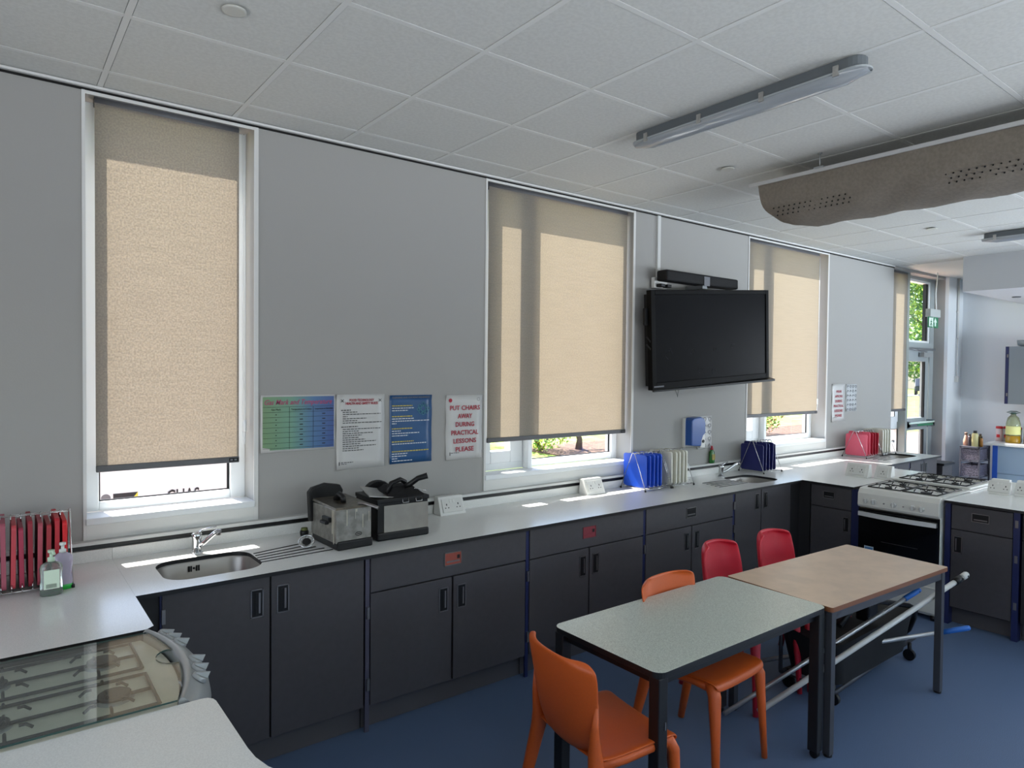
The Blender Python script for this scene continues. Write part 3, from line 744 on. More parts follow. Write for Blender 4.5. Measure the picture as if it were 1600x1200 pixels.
t, W_, H_ = poster('wall_poster', 1.146, 1.567, 1.352, 1.664, M_paper, 'laminated green to blue gas mark chart, leftmost of the wall posters')
rot = (R(90), 0, 0)
MB().box(-.200, .203, -.0072, -.0064, .012, .303).build('printed_area', mg, t)
text_mesh('Gas Mark and Temperature', .04, M_inkp, t, (0, -.0085, .272), rot, width=.38, shear=.35, name='title', bold=.0004)
ch = [(-.20, .203, z, .0016) for z in [.247-.0282*k for k in range(0, 9)]]
lines(t, ch, M_ink, 'grid_lines'); b = MB()
for x in (-.055, .08): b.box(x-.0008, x+.0008, -.0085, -.0079, .012, .247)
b.build('grid_columns', M_ink, t)
text_mesh('Gas Mark', .014, M_ink, t, (-.128, -.0087, .233), rot, width=.052, name='heading'); text_mesh('Temperature in Celsius', .014, M_ink, t, (.012, -.0087, .233), rot, width=.115, name='heading'); text_mesh('Temperature in Fahrenheit', .014, M_ink, t, (.142, -.0087, .233), rot, width=.11, name='heading')
rr = random.Random(3)
lines(t, [(x-w_, x+w_, .205-.0282*k, .005) for k in range(7) for x, w_ in ((-.128, .003), (.012, .009), (.142, .009))], M_ink, 'cell_marks')
# 2 rules
t, W_, H_ = poster('wall_poster', 1.576, 1.880, 1.225, 1.662, M_paper, 'white sheet of food technology health and safety rules')
text_mesh('FOOD TECHNOLOGY', .02, M_inkr, t, (.005, -.0085, .402), rot, width=.155, name='title', bold=.0005)
text_mesh('HEALTH AND SAFETY RULES', .02, M_inkr, t, (.005, -.0085, .383), rot, width=.205, name='title', bold=.0005)
b = MB()
for cx in (-.118, .122):
    for s_ in (-1, 1): b.sweep([(cx-.008, -.0083, .40-.008*s_), (cx+.008, -.0083, .40+.008*s_)], .0016, 5)
b.build('crossed_cutlery_icon', M_ink, t)
rws = brokenline(-.125, -.065, .345, .005, rr)+brokenline(-.125, -.02, .248, .005, rr)
for k, L in enumerate((.09, .24, .03, .15, .09, .25)): rws += brokenline(-.115, -.115+L, .333-.0125*k, .004, rr)
for k, L in enumerate((.24, .10, .19, .12, .10, .14, .21, .11, .21, .10, .13)): rws += brokenline(-.115, -.115+L, .234-.0125*k, .004, rr)
lines(t, rws, M_ink, 'rule_lines')
lines(t, [(-.138, -.133, .035, .02)]+brokenline(-.125, -.05, .04, .004, rr)+brokenline(-.125, -.09, .031, .003, rr), M_ink, 'footer_print')
# 3 blue
t, W_, H_ = poster('wall_poster', 1.915, 2.211, 1.232, 1.652, M_paperb, 'dark blue cleaning and cooking equipment poster')
text_mesh('CLEANING AND COOKING EQUIPMENT', .014, M_inkg, t, (0, -.0085, .405), rot, width=.265, name='title', bold=.0004)
ry = []; rw = []
for z, L, sub in ((.355, .14, (.15, .11)), (.29, .14, (.15, .26, .03)), (.215, .14, (.06, .19, .11)), (.135, .15, (.24,)), (.075, .26, (.11, .10, .04, .14))):
    ry += brokenline(-.133, -.133+L, z, .006, rr)
    for k, L2 in enumerate(sub): rw += brokenline(-.133, -.133+L2, z-.0145*(k+1), .005, rr)
lines(t, ry, M_inky, 'yellow_headings'); lines(t, rw, M_inkw, 'white_lines')
b = MB()
for k in range(9):
    cx, cz, r_ = ((.085, .335, .018), (.06, .35, .011), (.11, .35, .011), (.065, .315, .011), (.108, .315, .011), (.085, .365, .010), (.05, .33, .009), (.122, .333, .009), (.085, .305, .009))[k]
    b.sweep([(cx+r_*math.cos(R(a)), -.0083, cz+r_*math.sin(R(a))) for a in range(0, 360, 30)], .0012, 4, closed=True)
b.build('circles_icon', mat('icon_teal', '4E9C9C', .5), t)
# 4 put chairs away
def notice(x0, x1, z0, z1, rows, label, hgt, wid, m=M_inkr, icon=True):
    t, W_, H_ = poster('wall_notice', x0, x1, z0, z1, M_paper, label, 'notice')
    for k, (s_, wd) in enumerate(rows):
        text_mesh(s_, .05, m, t, (.004, -.0088, H_*(.80-.128*k)), rot, width=wid*wd, height=hgt, name='lettering', bold=.0008)
    if icon:
        MB().cyl((-W_/2+.032, -.0070, H_-.035), (-W_/2+.032, -.0090, H_-.035), .013, 16).build('round_icon', M_inkr, t)
        b = MB(); b.sweep([(W_/2-.032+.01*math.cos(R(a)), -.0085, H_-.03+.011*math.sin(R(a))) for a in range(0, 360, 30)], .001, 4, closed=True); b.build('outline_icon', M_inkg, t)
    lines(t, [(-W_/2+.028, -W_/2+.033, .04, .022)]+brokenline(-W_/2+.038, -W_/2+.105, .045, .004, rr), M_ink, 'footer_print')
    return t
notice(2.317, 2.600, 1.225, 1.647, [('PUT CHAIRS', 1), ('AWAY', .48), ('DURING', .62), ('PRACTICAL', .9), ('LESSONS', .76), ('PLEASE', .6)], 'white notice in red capitals asking to put chairs away, beside the middle blind', .031, .235)
notice(7.245, 7.525, 1.275, 1.690, [('WEAR', .5), ('APRONS', .7), ('DURING', .65), ('PRACTICAL', .9), ('LESSONS', .72), ('PLEASE', .6)], 'white notice in red capitals asking to wear aprons, above the pink boards', .028, .235, icon=False)
def icon_sheet(x0, x1, z0, z1, m, label, nx, nz, seed, ink):
    t, W_, H_ = poster('icon_sheet', x0, x1, z0, z1, m, label, 'sheet'); r_ = random.Random(seed); b = MB()
    for i in range(nx):
        for j in range(nz):
            cx = -W_/2+W_*(i+.5)/nx; cz = H_*(j+.5)/nz; s_ = min(W_/nx, H_/nz)*.33
            if r_.random() < .5: b.sweep([(cx+s_*math.cos(R(a)), -.0085, cz+s_*math.sin(R(a))*.8) for a in range(0, 360, 45)], .0022, 4, closed=True)
            else: b.sweep([(cx-s_, -.0085, cz-s_*.6), (cx, -.0085, cz+s_*.7), (cx+s_, -.0085, cz-s_*.4)], .0024, 4)
            b.box(cx-s_*.7, cx+s_*.7, -.0085, -.0079, cz-s_*1.25, cz-s_*1.1)
    b.build('pictograms', ink, t)
    return t
icon_sheet(4.905, 5.115, 1.128, 1.420, M_paper, 'white sheet of grey hand washing pictograms beside the blue dispenser', 3, 5, 4, M_inkg)
icon_sheet(7.560, 7.800, 1.380, 1.685, mat('paper_grey', 'B9BDC0', .5), 'pale grey sheet of small symbols beside the apron notice', 4, 6, 5, M_inkg)

# ------------------------------------------------------------------ fryers
t = thing('deep_fat_fryer', 'grease streaked stainless fryer with raised black control hood, left of the pair', 'fryer', (1.40, 3.31, .9), R(2)); 
# local: x to right, y back. footprint .19 x .33
M_fry = mat('fryer_steel', '8F8C86', .38, metal=.85, noise=.18, nscale=25)
MB().box(-.04, .155, -.125, .19, 0, .045).build('base', M_black, t, bev=.008)
MB().box(-.045, .15, -.115, .19, .035, .205).build('body', M_fry, t, bev=.004)
MB().hexa([(-.05, -.12, .205), (.155, -.12, .205), (.155, .19, .214), (-.05, .19, .214), (-.045, -.115, .214), (.15, -.115, .214), (.15, .19, .224), (-.045, .19, .224)]).build('lid', mat('fryer_lid', '6A6459', .4, metal=.7, noise=.3, nscale=30), t)
MB().prism([(-.058, .10), (.10, .10), (.128, .25), (.112, .28), (.03, .295), (-.045, .278), (-.066, .255)], .165, .205, 'y').build('control_hood', M_black, t, bev=.006)
MB().sweep([(.045, -.01, .218), (.045, -.005, .245), (.045, .035, .255), (.045, .07, .225)], [.014, .013, .016, .02], 10).build('lid_knob', M_black, t)
b = MB().sweep([(.09, -.09, .224), (.115, -.125, .222), (.14, -.165, .212), (.155, -.18, .204)], [.012, .012, .013, .014], 10, flat=.6); b.build('basket_handle', M_hsteel, t)
MB().box(-.062, -.044, -.06, .02, .135, .16).box(-.075, -.055, -.055, .015, .125, .14).build('side_handle', M_black, t, bev=.004)
b = MB()
for x_, z0, z1, w_ in ((.012, .12, .2, .003), (.06, .15, .2, .002), (.10, .1, .17, .003), (.065, .185, .2, .004), (.135, .13, .18, .002)): b.box(x_, x_+w_, -.1165, -.1152, z0, z1)
b.box(-.0462, -.0452, -.09, -.086, .03, .2); b.box(-.0462, -.0452, -.075, -.07, .08, .2)
b.build('grease_drips', mat('grease', 'C9C3B0', .5), t)
b = MB().sweep([(.078+.017*math.cos(R(a)), -.1165, .072+.009*math.sin(R(a))) for a in range(0, 360, 30)], .0015, 5, closed=True); b.box(.069, .087, -.1168, -.1155, .0705, .0735); b.build('oval_badge', M_black, t)

t = thing('deep_fat_fryer', 'wide stainless and black fryer with a frying basket resting on top', 'fryer', (1.765, 3.37, .9), R(-1.5))
MB().box(-.155, .155, -.14, .15, 0, .045).build('base', M_black, t, bev=.01)
MB().box(-.152, .150, -.13, .15, .035, .215).build('body', M_black, t, bev=.004)
MB().box(-.115, .151, -.1335, -.1295, .042, .185).box(.149, .1525, -.13, .145, .042, .185).build('front_panel', mat('fryer2_steel', 'A19C94', .32, metal=.85, noise=.04, nscale=20), t, bev=.002)
MB().box(-.158, .155, -.138, .15, .20, .222).build('rim', M_black, t, bev=.004)
b = MB(); b.lathe([(.085, .0), (.085, .02)], (0, 0, 0), 24, 0, 1, .6)
o = MB().prism([(.085*math.cos(R(a))-.03, .205+.075*math.sin(R(a))) for a in range(0, 181, 15)], .12, .155, 'y').build('control_hood', M_black, t, bev=.006)
MB().hexa([(-.185, -.10, .235), (.0, -.12, .212), (.01, .08, .225), (-.16, .08, .26), (-.185, -.10, .241), (.0, -.12, .218), (.01, .08, .231), (-.16, .08, .266)]).build('lid', M_steel, t, bev=.002)
MB().hexa([(-.09, -.12, .218), (.14, -.12, .222), (.14, .09, .222), (-.09, .09, .222), (-.03, -.06, .270), (.09, -.06, .268), (.09, .05, .268), (-.03, .05, .270)]).build('basket', M_blackm, t, bev=.005)
b = MB().sweep([(-.07, -.07, .24), (-.04, -.06, .29), (.02, -.05, .305), (.06, -.03, .285), (.085, 0, .25)], .013, 10); b.build('lid_handle', M_black, t)
b = MB().sweep([(.03, -.08, .27), (.055, -.1, .283), (.09, -.125, .315), (.135, -.15, .33)], [.012, .016, .015, .017], 10); b.build('basket_handle', M_black, t)
b = MB()
for x_ in (-.01, .07): b.sweep([(x_, -.139, .215), (x_, -.145, .195), (x_+.035, -.145, .195), (x_+.035, -.139, .215)], .002, 5)
b.sweep([(.09, -.08, .255), (.165, -.09, .235), (.17, -.07, .235)], .0025, 5)
b.build('wire_hooks', M_wire, t)
MB().cyl((.150, .03, .09), (.165, .03, .09), .014, 12).build('side_knob', M_black, t)
tag(MB().lathe([(.022, 0), (.024, .02), (.02, .03)], (1.350, 3.60, .9), 14).lathe([(.019, .03), (.017, .042)], (1.350, 3.60, .9), 14, 1).build('small_pot', [M_black, mat('pot_top', '6E7442', .6)]), 'small dark pot tucked behind the left fryer against the upstand', 'pot')

# ------------------------------------------------------------------ board racks
def rack(x0, x1, y0, y1, ztop, label, n, cat='rack'):
    t = thing('board_rack', label, cat, ((x0+x1)/2, (y0+y1)/2, .9))
    L = x1-x0; D = y1-y0; b = MB(); r = .003
    zt = ztop-.9
    for y in (-D/2+.01, D/2-.01): b.sweep([(-L/2, y, .014), (L/2, y, .014)], r, 6)
    for k in range(n):
        x = -L/2+L*k/(n-1)
        b.sweep([(x, -D/2, .022), (x, -D/2+.008, .014), (x, D/2-.008, .014), (x, D/2, .022)], .002, 5)
        if k in (0, n-1): b.sweep([(x, -D/2, .012), (x, -.015, zt-.01), (x, 0, zt), (x, .015, zt-.01), (x, D/2, .012)], r, 6)
        else:
            b.sweep([(x, -.02, zt-.03), (x, -.012, zt-.003), (x, 0, zt), (x, .012, zt-.003), (x, .02, zt-.03)], .0022, 5)
            b.sweep([(x, -D/2, .03), (x, -D/2+.012, .045)], .002, 5)
    b.sweep([(-L/2, -.012, zt-.006), (L/2, -.012, zt-.006)], .0022, 6); b.sweep([(-L/2, .012, zt-.006), (L/2, .012, zt-.006)], .0022, 6)
    b.build('wire_frame', M_wire, t)
    for sx in (-1, 1):
        for sy in (-1, 1): MB().cyl((sx*L/2, sy*D/2, 0), (sx*L/2, sy*D/2, .014), .007, 10).build('foot', M_black, t)
    return t
def board(x, y0, y1, z1, m, label, group, tilt=0, th=.010, z0=.919, lean=0):
    D = y1-y0; H = z1-z0; b = MB(); b.prism(rrect(-D/2, D/2, 0, H, .018, 4), -th/2, th/2, 'x')
    o = b.build('chopping_board', m, None, loc=(x, (y0+y1)/2, z0), bev=.0015); o.rotation_euler = (R(lean), R(tilt), 0)
    return tag(o, label, 'board', group)
M_bblue = mat('board_blue', '1E52C8', .45); M_bwhite = mat('board_white', 'DAD9CC', .5); M_bnavy = mat('board_navy', '141B60', .45)
M_bpink = mat('board_pink', 'E8647C', .5); M_bredd = mat('board_deep_red', 'A8152E', .5)
RY0, RY1 = 3.435, 3.665
rack(3.90, 4.20, 3.405, 3.655, 1.185, 'chrome wire rack holding the bright blue boards', 7)
gB = 'bright blue chopping boards in the wire rack under the middle window'
for k, x in enumerate((3.945, 3.990, 4.035, 4.080, 4.118)):
    board(x, RY0, RY1-.002*k, 1.172-.004*(k % 2), M_bblue, ('bright blue chopping board at the left face of the blue rack', 'second bright blue board from the left in the blue rack', 'middle bright blue board in the blue rack', 'fourth bright blue board from the left in the blue rack', 'last bright blue board, next to the white ones')[k], gB, (k % 3-1)*.8)
rack(4.215, 4.48, 3.405, 3.655, 1.19, 'chrome wire rack holding the white boards beside the bright blue ones', 7)
gW = 'white chopping boards in the rack beside the bright blue ones'
for k, x in enumerate((4.245, 4.30, 4.345, 4.39, 4.43)):
    board(x, RY0, RY1, 1.178-.003*(k % 2), M_bwhite, ('white chopping board next to the bright blue boards', 'second white board from the left in the white rack', 'middle white board in the rack right of the bright blue boards', 'fourth white board from the left in the white rack', 'outermost right white board of the white rack')[k], gW, (k % 2)*1.0-.5, th=.014)
rack(5.47, 5.76, 3.40, 3.655, 1.188, 'chrome wire rack holding the dark navy boards by the second sink', 7)
gN = 'dark navy chopping boards by the second sink'
for k, (x, zt) in enumerate(((5.50, 1.155), (5.545, 1.175), (5.60, 1.165), (5.65, 1.17), (5.70, 1.16))):
    board(x, RY0-.01, RY1-.01, zt, M_bnavy, ('front left navy board hanging slightly lower in its rack', 'second navy board from the left', 'middle navy board of its rack', 'fourth navy board from the left', 'rightmost navy board of its rack')[k], gN, (0, 1, -1, 3, -3)[k])
rack(7.38, 7.76, 3.385, 3.645, 1.185, 'wire rack holding pink and red boards at the far window', 8)
gP = 'pink and red chopping boards in the far rack'
for k, (x, zt, m) in enumerate(((7.43, 1.15, M_bpink), (7.50, 1.175, M_bpink), (7.565, 1.16, M_bredd), (7.63, 1.165, M_bredd), (7.69, 1.16, M_bredd))):
    board(x, RY0-.03, RY1-.03, zt, m, ('pale pink board facing left at the front of the far rack', 'second pink board standing higher behind the first', 'deep red board, third in the far rack', 'deep red board, fourth in the far rack', 'deep red board at the right end of the far rack')[k], gP, (1, -1, 1, -2, 2)[k])
rack(7.79, 8.10, 3.395, 3.645, 1.175, 'wire rack of white boards behind the pink ones', 6)
for k, x in enumerate((7.84, 7.90, 7.96, 8.02)):
    board(x, 3.42, 3.63, 1.185, M_bwhite, ('far white board touching the pink rack', 'second far white board behind the pink rack', 'third far white board behind the pink rack', 'last far white board, nearest the far sink')[k], 'white boards behind the pink rack', 0, th=.02)
# near red boards
rack(-.11, .262, 3.30, 3.60, 1.20, 'chrome wire rack full of red boards at the left edge', 12)
gR = 'red chopping boards in the rack at the left edge'
cols = ['B01522', 'A84A58', 'B02A26', 'C2202A', 'A05060', 'B8404A', 'A0304A', '8E1F30', 'A84856', 'A03038', 'B02430', 'C8151E']
names = ['bright red', 'dusty rose', 'brick red', 'scarlet', 'faded rose', 'muted red', 'plum red', 'dark maroon', 'pale maroon', 'worn red', 'strong red', 'vivid red']
for k in range(12):
    x = -.082+.0292*k
    board(x, 3.33, 3.58, 1.175+.012*((k*5) % 3-1), mat('board_red_%d' % k, cols[k], .5), names[k]+' chopping board in the left edge rack, '+('outermost left', 'second from the left', 'third from the left', 'fourth from the left', 'fifth from the left', 'sixth from the left', 'sixth from the right', 'fifth from the right', 'fourth from the right', 'third from the right', 'second from the right', 'outermost right')[k], gR, (.6, -.6, .8, -.5, -.6, .8, -.8, -.4, .6, .6, .4, -.5)[k], th=.0165)

# ------------------------------------------------------------------ soap bottles etc
M_clear = mat('clear_plastic', 'D8E4DC', .1, trans=.85, spec=.4); M_gliq = mat('green_soap', '1FA83C', .15, spec=.5); M_label = mat('bottle_label', 'CFE0CC', .5)
t = thing('soap_bottle', 'clear pump soap bottle with green soap in the bottom by the red boards', 'bottle', (.185, 3.245, .9))
MB().lathe([(.036, 0), (.040, .006), (.036, .07), (.040, .11), (.034, .125), (.013, .135)], seg=20, sx=1, sy=.62).build('body', M_clear, t)
MB().lathe([(.0375, .002), (.0375, .024), (.037, .026)], seg=20, sx=1, sy=.62).build('liquid', M_gliq, t)
b = MB().lathe([(.013, .135), (.013, .15), (.006, .152), (.006, .168), (.012, .17), (.012, .18)], seg=12); b.sweep([(0, 0, .177), (.005, -.02, .178), (.008, -.032, .168)], .006, 8); b.build('pump', mat('pump_green', 'BFD8C0', .4), t)
MB().box(-.026, .026, -.0262, -.0245, .03, .105).build('front_label', M_label, t)
lines(t, [(-.018+.004*k, -.0165+.004*k, .042, .016) for k in range(9)], M_ink, 'barcode', y=-.027)
t = thing('soap_bottle', 'lilac soap bottle with a pump top and green base, behind the clear one', 'bottle', (.228, 3.31, .9))
MB().lathe([(.034, 0), (.036, .02), (.030, .06), (.036, .11), (.034, .135), (.013, .15)], seg=20, sx=1, sy=.6).build('body', mat('lilac_plastic', 'CFC4DA', .25, trans=.4), t)
MB().lathe([(.0365, .0), (.0372, .018), (.035, .02)], seg=20, sx=1, sy=.62).build('liquid', M_gliq, t)
b = MB().lathe([(.013, .15), (.013, .162), (.006, .164), (.006, .178), (.012, .18), (.012, .19)], seg=12); b.sweep([(0, 0, .187), (-.005, -.02, .188)], .006, 8); b.build('pump', mat('pump_white', 'D8DCD8', .4), t)
t = thing('washing_up_bottle', 'green washing up liquid bottle with red cap on the wall ledge', 'bottle', (5.10, 3.686, .996))
MB().lathe([(.030, 0), (.033, .01), (.031, .07), (.028, .10), (.014, .118), (.012, .122)], seg=18, sy=.55).build('body', mat('green_bottle', '2E7D32', .2, trans=.3), t)
MB().lathe([(.014, .120), (.014, .13), (.010, .133), (.009, .15), (.004, .155)], seg=12).build('cap', mat('cap_red', 'B02838', .4), t)
MB().box(-.02, .022, -.0195, -.0175, .03, .08).build('bottle_label', mat('wu_label', '9A8A3A', .5), t)
# dispenser
t = thing('soap_dispenser', 'blue and white soap dispenser fixed to the wall under the screen', 'dispenser', (4.815, WY, 1.16))
MB().prism([(-.10, .02), (.03, .01), (.035, .06), (.055, .10), (.085, .12), (.085, .20), (.07, .245), (.02, .262), (-.07, .255), (-.10, .235)], -.10, -.012, 'y').build('cover', mat('disp_blue', '1F4F96', .3), t, bev=.008)
MB().box(-.108, -.098, -.03, 0, .0, .25).prism([(.03, .0), (.095, -.01), (.10, .06), (.088, .118), (.058, .10), (.038, .06)], -.088, 0, 'y').box(-.10, .09, -.014, 0, 0, .25).build('housing', M_soc, t, bev=.003)
MB().cyl((.065, -.095, .05), (.065, -.085, .05), .014, 12).build('nozzle', M_black, t)

# ------------------------------------------------------------------ screen
t = thing('wall_screen', 'large black interactive touch screen hung on the wall between the windows', 'screen', (4.82, 3.50, 2.10))
t.rotation_euler = (0, 0, 0)
TW, TH = 1.382, .795
Rm = Matrix.Rotation(R(-7.1), 4, 'Z') @ Matrix.Rotation(R(-3.8), 4, 'Y') @ Matrix.Rotation(R(1.5), 4, 'X')
t.rotation_euler = Rm.to_euler()
b = MB(); ring(b, -TW/2, TW/2, -TH/2, TH/2, .042, .036, .06, .036, -.02, .035)
b.build('bezel', mat('bezel_black', '050506', .5, spec=.1), t, bev=.004)
MB().box(-TW/2+.04, TW/2-.034, -.012, .03, -TH/2+.058, TH/2-.034).build('display', mat('display_glass', '0C0C0F', .3, spec=.06, noise=.1, nscale=3), t)
MB().box(-TW/2+.02, TW/2-.02, .03, .085, -TH/2+.03, TH/2-.03).build('back_housing', M_blackm, t)
MB().hexa([(-TW/2+.005, -.03, -TH/2-.012), (TW/2+.01, -.075, -TH/2-.012), (TW/2+.01, -.01, -TH/2-.012), (-TW/2+.005, -.01, -TH/2-.012), (-TW/2+.005, -.03, -TH/2), (TW/2+.01, -.075, -TH/2+.006), (TW/2+.01, -.01, -TH/2+.02), (-TW/2+.005, -.01, -TH/2+.02)]).build('pen_tray', M_black, t)
b = MB(); b.box(-TW/2+.015, -TW/2+.12, -.0215, -.0205, -TH/2+.022, -TH/2+.034); b.build('maker_badge', M_inkg, t)
b = MB(); b.box(-TW/2-.03, -TW/2+.01, .02, .05, .12, .26, 0); b.build('side_handle', M_blackm, t, bev=.01)
for z in (-.02, -.08): MB().sweep([(-TW/2-.035, .0, z+.05), (-TW/2+.01, -.005, z)], .005, 6).build('pen', M_black, t)
b = MB().sweep([(-TW/2+.25, .0, -TH/2-.0), (-TW/2+.27, -.0, -TH/2-.03), (-TW/2+.285, .0, -TH/2-.065)], .002, 5).sweep([(-TW/2+.31, .0, -TH/2-.0), (-TW/2+.29, -.0, -TH/2-.04), (-TW/2+.285, .0, -TH/2-.075)], .002, 5); b.build('loose_cable', M_black, t)
b = MB(); r_ = random.Random(9)
for cx, cz, s_ in ((-.50, -.12, .05), (-.49, -.08, .02), (-.24, -.11, .04), (.02, -.10, .025), (.24, -.08, .04), (-.15, -.27, .04), (0, -.28, .03)):
    pts = [(cx+s_*math.cos(a)*r_.uniform(.5, 1), -.0128, cz+s_*math.sin(a)*r_.uniform(.4, 1)) for a in (0, 1, 2.2, 3.4, 4.4)]
    b.sweep(pts, .0012, 4)
b.build('finger_smears', mat('smear', '2C2F36', .6), t)
tag(MB().box(4.6, 5.0, 3.62, WY, 1.95, 2.2).build('screen_bracket', M_blackm), 'black metal bracket on the wall hidden behind the touch screen', 'bracket')
t = thing('sound_bar', 'slim black sound bar on the wall above the touch screen', 'speaker', (4.72, 3.56, 2.535))
MB().box(-.48, .48, -.05, .06, 0, .086).build('enclosure', M_blackm, t, bev=.014)
MB().box(-.01, .065, -.055, -.049, -.006, .07).build('camera_panel', M_inkg, t); MB().box(.0, .06, -.03, .147, -.028, .004).build('mount', M_grey, t)
tag(MB().box(4.26, 4.42, 3.655, 3.690, 2.49, 2.575).box(4.28, 4.33, 3.60, 3.655, 2.495, 2.52, 1).box(4.36, 4.41, 3.60, 3.655, 2.495, 2.52, 1).build('wall_socket', [M_soc, M_black], bev=.004), 'white wall socket with two black plugs above the left of the screen', 'socket')

# ------------------------------------------------------------------ ceiling fittings
def ceiling_light(x, y0, y1, label):
    t = thing('ceiling_light', label, 'light', (x, (y0+y1)/2, CZ-.09)); L = (y1-y0)/2
    def cap(w_, z0, z1, l_): 
        return [(w_*math.cos(R(a)), l_-w_+w_*math.sin(R(a))) for a in range(0, 181, 20)]+[(w_*math.cos(R(a)), -(l_-w_)+w_*math.sin(R(a))) for a in range(180, 361, 20)]
    MB().prism(cap(.052, 0, 0, L-.02), .035, .086, 'z').build('body', mat('lamp_body', '5E6468', .45), t, bev=.004)
    MB().prism(cap(.058, 0, 0, L), .030, .038, 'z').build('rim', mat('lamp_rim', '9FA5A8', .3), t)
    b = MB(); prof = []
    rows = []
    for k in range(13):
        yy = -(L-.006)+2*(L-.006)*k/12; s_ = .35 if k in (0, 12) else 1
        rows.append([(.054*s_*math.cos(R(a)), yy, .031-.034*s_*math.sin(R(a))) for a in range(0, 181, 20)])
    b.grid(rows); b.build('diffuser', mat('lamp_diffuser', 'B9C0C6', .15, trans=.35, coat=.5), t)
    for k in range(4):
        yy = -L+.12+(2*L-.24)*k/3
        for sx in (-1, 1): MB().box(sx*.056-.004, sx*.056+.004, yy-.012, yy+.012, .02, .062).build('clip', M_steel, t)
    return t
ceiling_light(2.84, 1.315, 2.585, 'long grey batten light on the ceiling above the tables')
ceiling_light(7.33, 1.0, 2.36, 'far batten light on the ceiling cut by the right edge')
for x, y, lab in ((.706, 2.59, 'round white ceiling disc at the top left of the ceiling'), (3.733, 2.614, 'round white ceiling disc between the batten light and the fabric duct'), (6.674, 2.536, 'round white ceiling disc beyond the fabric duct')):
    t = thing('ceiling_disc', lab, 'ceiling disc', (x, y, CZ-.0135), 0, 'round concealed discs in the ceiling')
    MB().lathe([(.036, .0), (.043, .002), (.043, .006)], seg=24).build('cover', mat('disc_white', 'BDBDB6', .4), t)
    MB().lathe([(.028, .006), (.028, .0115)], seg=20).build('neck', M_void, t)
tag(MB().lathe([(.04, 0), (.045, .004), (.045, .01)], (9.6, 2.72, 2.72), 20).build('ceiling_disc', mat('disc_dark', '4A4E52', .5)), 'small dark disc set in the underside of the far bulkhead', 'ceiling disc')
# fabric duct
t = thing('fabric_duct', 'long grey brown fabric air duct hung under the ceiling at the right', 'duct', (4.2, 0, 2.78))
DX, HW, zt_, dep = 4.205, .305, 3.005, .238
b = MB(); rows = []
for k in range(60):
    y = 2.50-5.2*k/59; row = []
    for j in range(25):
        a = math.pi*j/24
        wob = .006*math.sin(k*1.7+j*.9)+(.008*max(0, math.sin(k*.9))*math.exp(-((j-8)/3)**2) if k > 6 else 0)
        sq = .78 if k == 0 else (.93 if k == 1 else 1)
        row.append((DX-(HW-wob)*math.cos(a), y - (.0 if k else 0), zt_-(dep-wob)*sq*math.sin(a)**.8))
    rows.append(row)
b.grid(rows)
# end cap
e = rows[0]; c0 = b.bm.verts.new((DX, 2.505, zt_-.09)); vv = [b.bm.verts.new(p) for p in e]
for k in range(24): b._f([vv[k], vv[k+1], c0], 0, True)
b._f([vv[24], vv[0], c0], 0, True)
b.box(DX-HW, DX+HW, -2.7, 2.5, zt_-.002, zt_+.002)
b.build('duct_sleeve', M_fabric, t, world=True)
MB().box(DX-HW-.012, DX-HW+.012, -2.7, 2.56, zt_, zt_+.022).box(DX+HW-.012, DX+HW+.012, -2.7, 2.56, zt_, zt_+.022).build('rail', mat('rail_alu', 'C4C4C4', .35, metal=.3), t, world=True)
b = MB()
for y0, y1 in ((1.92, 2.42), (.85, 1.44), (-.4, .35)):
    n_ = int((y1-y0)/.035)
    for r_i, a in enumerate((.30, .36, .42)):
        for k in range(n_):
            y = y1-.035*k-.0175*(r_i % 2); an = a*math.pi*.62
            p = Vector((DX-(HW+.002)*math.cos(an), y, zt_-(dep+.002)*math.sin(an)**.8)); nn = Vector((-math.cos(an), 0, -math.sin(an)))
            b.cyl(p-nn*.004, p+nn*.0015, .0045, 6)
b.build('air_holes', M_void, t, world=True)
for y in (2.095, .5, -1.1):
    for sx in (-1, 1):
        MB().cyl((DX+sx*HW, y, zt_+.02), (DX+sx*HW, y, CZ), .004, 6).box(DX+sx*HW-.016, DX+sx*HW+.016, y-.03, y+.03, zt_+.02, zt_+.03).cyl((DX+sx*HW, y, CZ-.006), (DX+sx*HW, y, CZ), .014, 8).build('hanger', M_silver, t, world=True)

# ------------------------------------------------------------------ exit sign
t = thing('exit_sign', 'green and white emergency exit sign hanging before the glazed door', 'sign', (9.575, 3.60, 2.40))
MB().box(-.155, .155, -.03, .03, .135, .235).build('lamp_housing', mat('sign_grey', 'B4BAB8', .45), t, bev=.004)
MB().box(-.15, .15, -.006, .006, 0, .14).build('panel', mat('sign_green', '1C7A4E', .3), t)
b = MB().box(-.135, -.02, -.0085, -.0065, .015, .125, 0).box(-.02, -.012, -.0085, -.0065, .0, .14, 0)
b.prism([(.035, .02), (.075, .02), (.075, .07), (.105, .07), (.055, .125), (.005, .07), (.035, .07)], -.0085, -.0065, 'y', 0)
b.build('white_arrow_and_door', mat('sign_white', 'E4F2E8', .4), t)
b = MB(); b.sweep([(-.08, -.0095, .105), (-.08, -.0095, .10)], .009, 8); b.sweep([(-.08, -.0095, .09), (-.085, -.0095, .055), (-.105, -.0095, .025)], .006, 5); b.sweep([(-.083, -.0095, .06), (-.06, -.0095, .04), (-.06, -.0095, .02)], .005, 5); b.sweep([(-.1, -.0095, .075), (-.078, -.0095, .088), (-.055, -.0095, .07)], .004, 5)
b.build('running_figure', mat('sign_green', '1C7A4E', .3), t)
MB().sweep([(.10, 0, .235), (.085, 0, .33), (.075, 0, .45), (.10, 0, .58), (.115, 0, .70), (.11, 0, CZ-2.40)], .006, 8).build('cable', M_white, t)

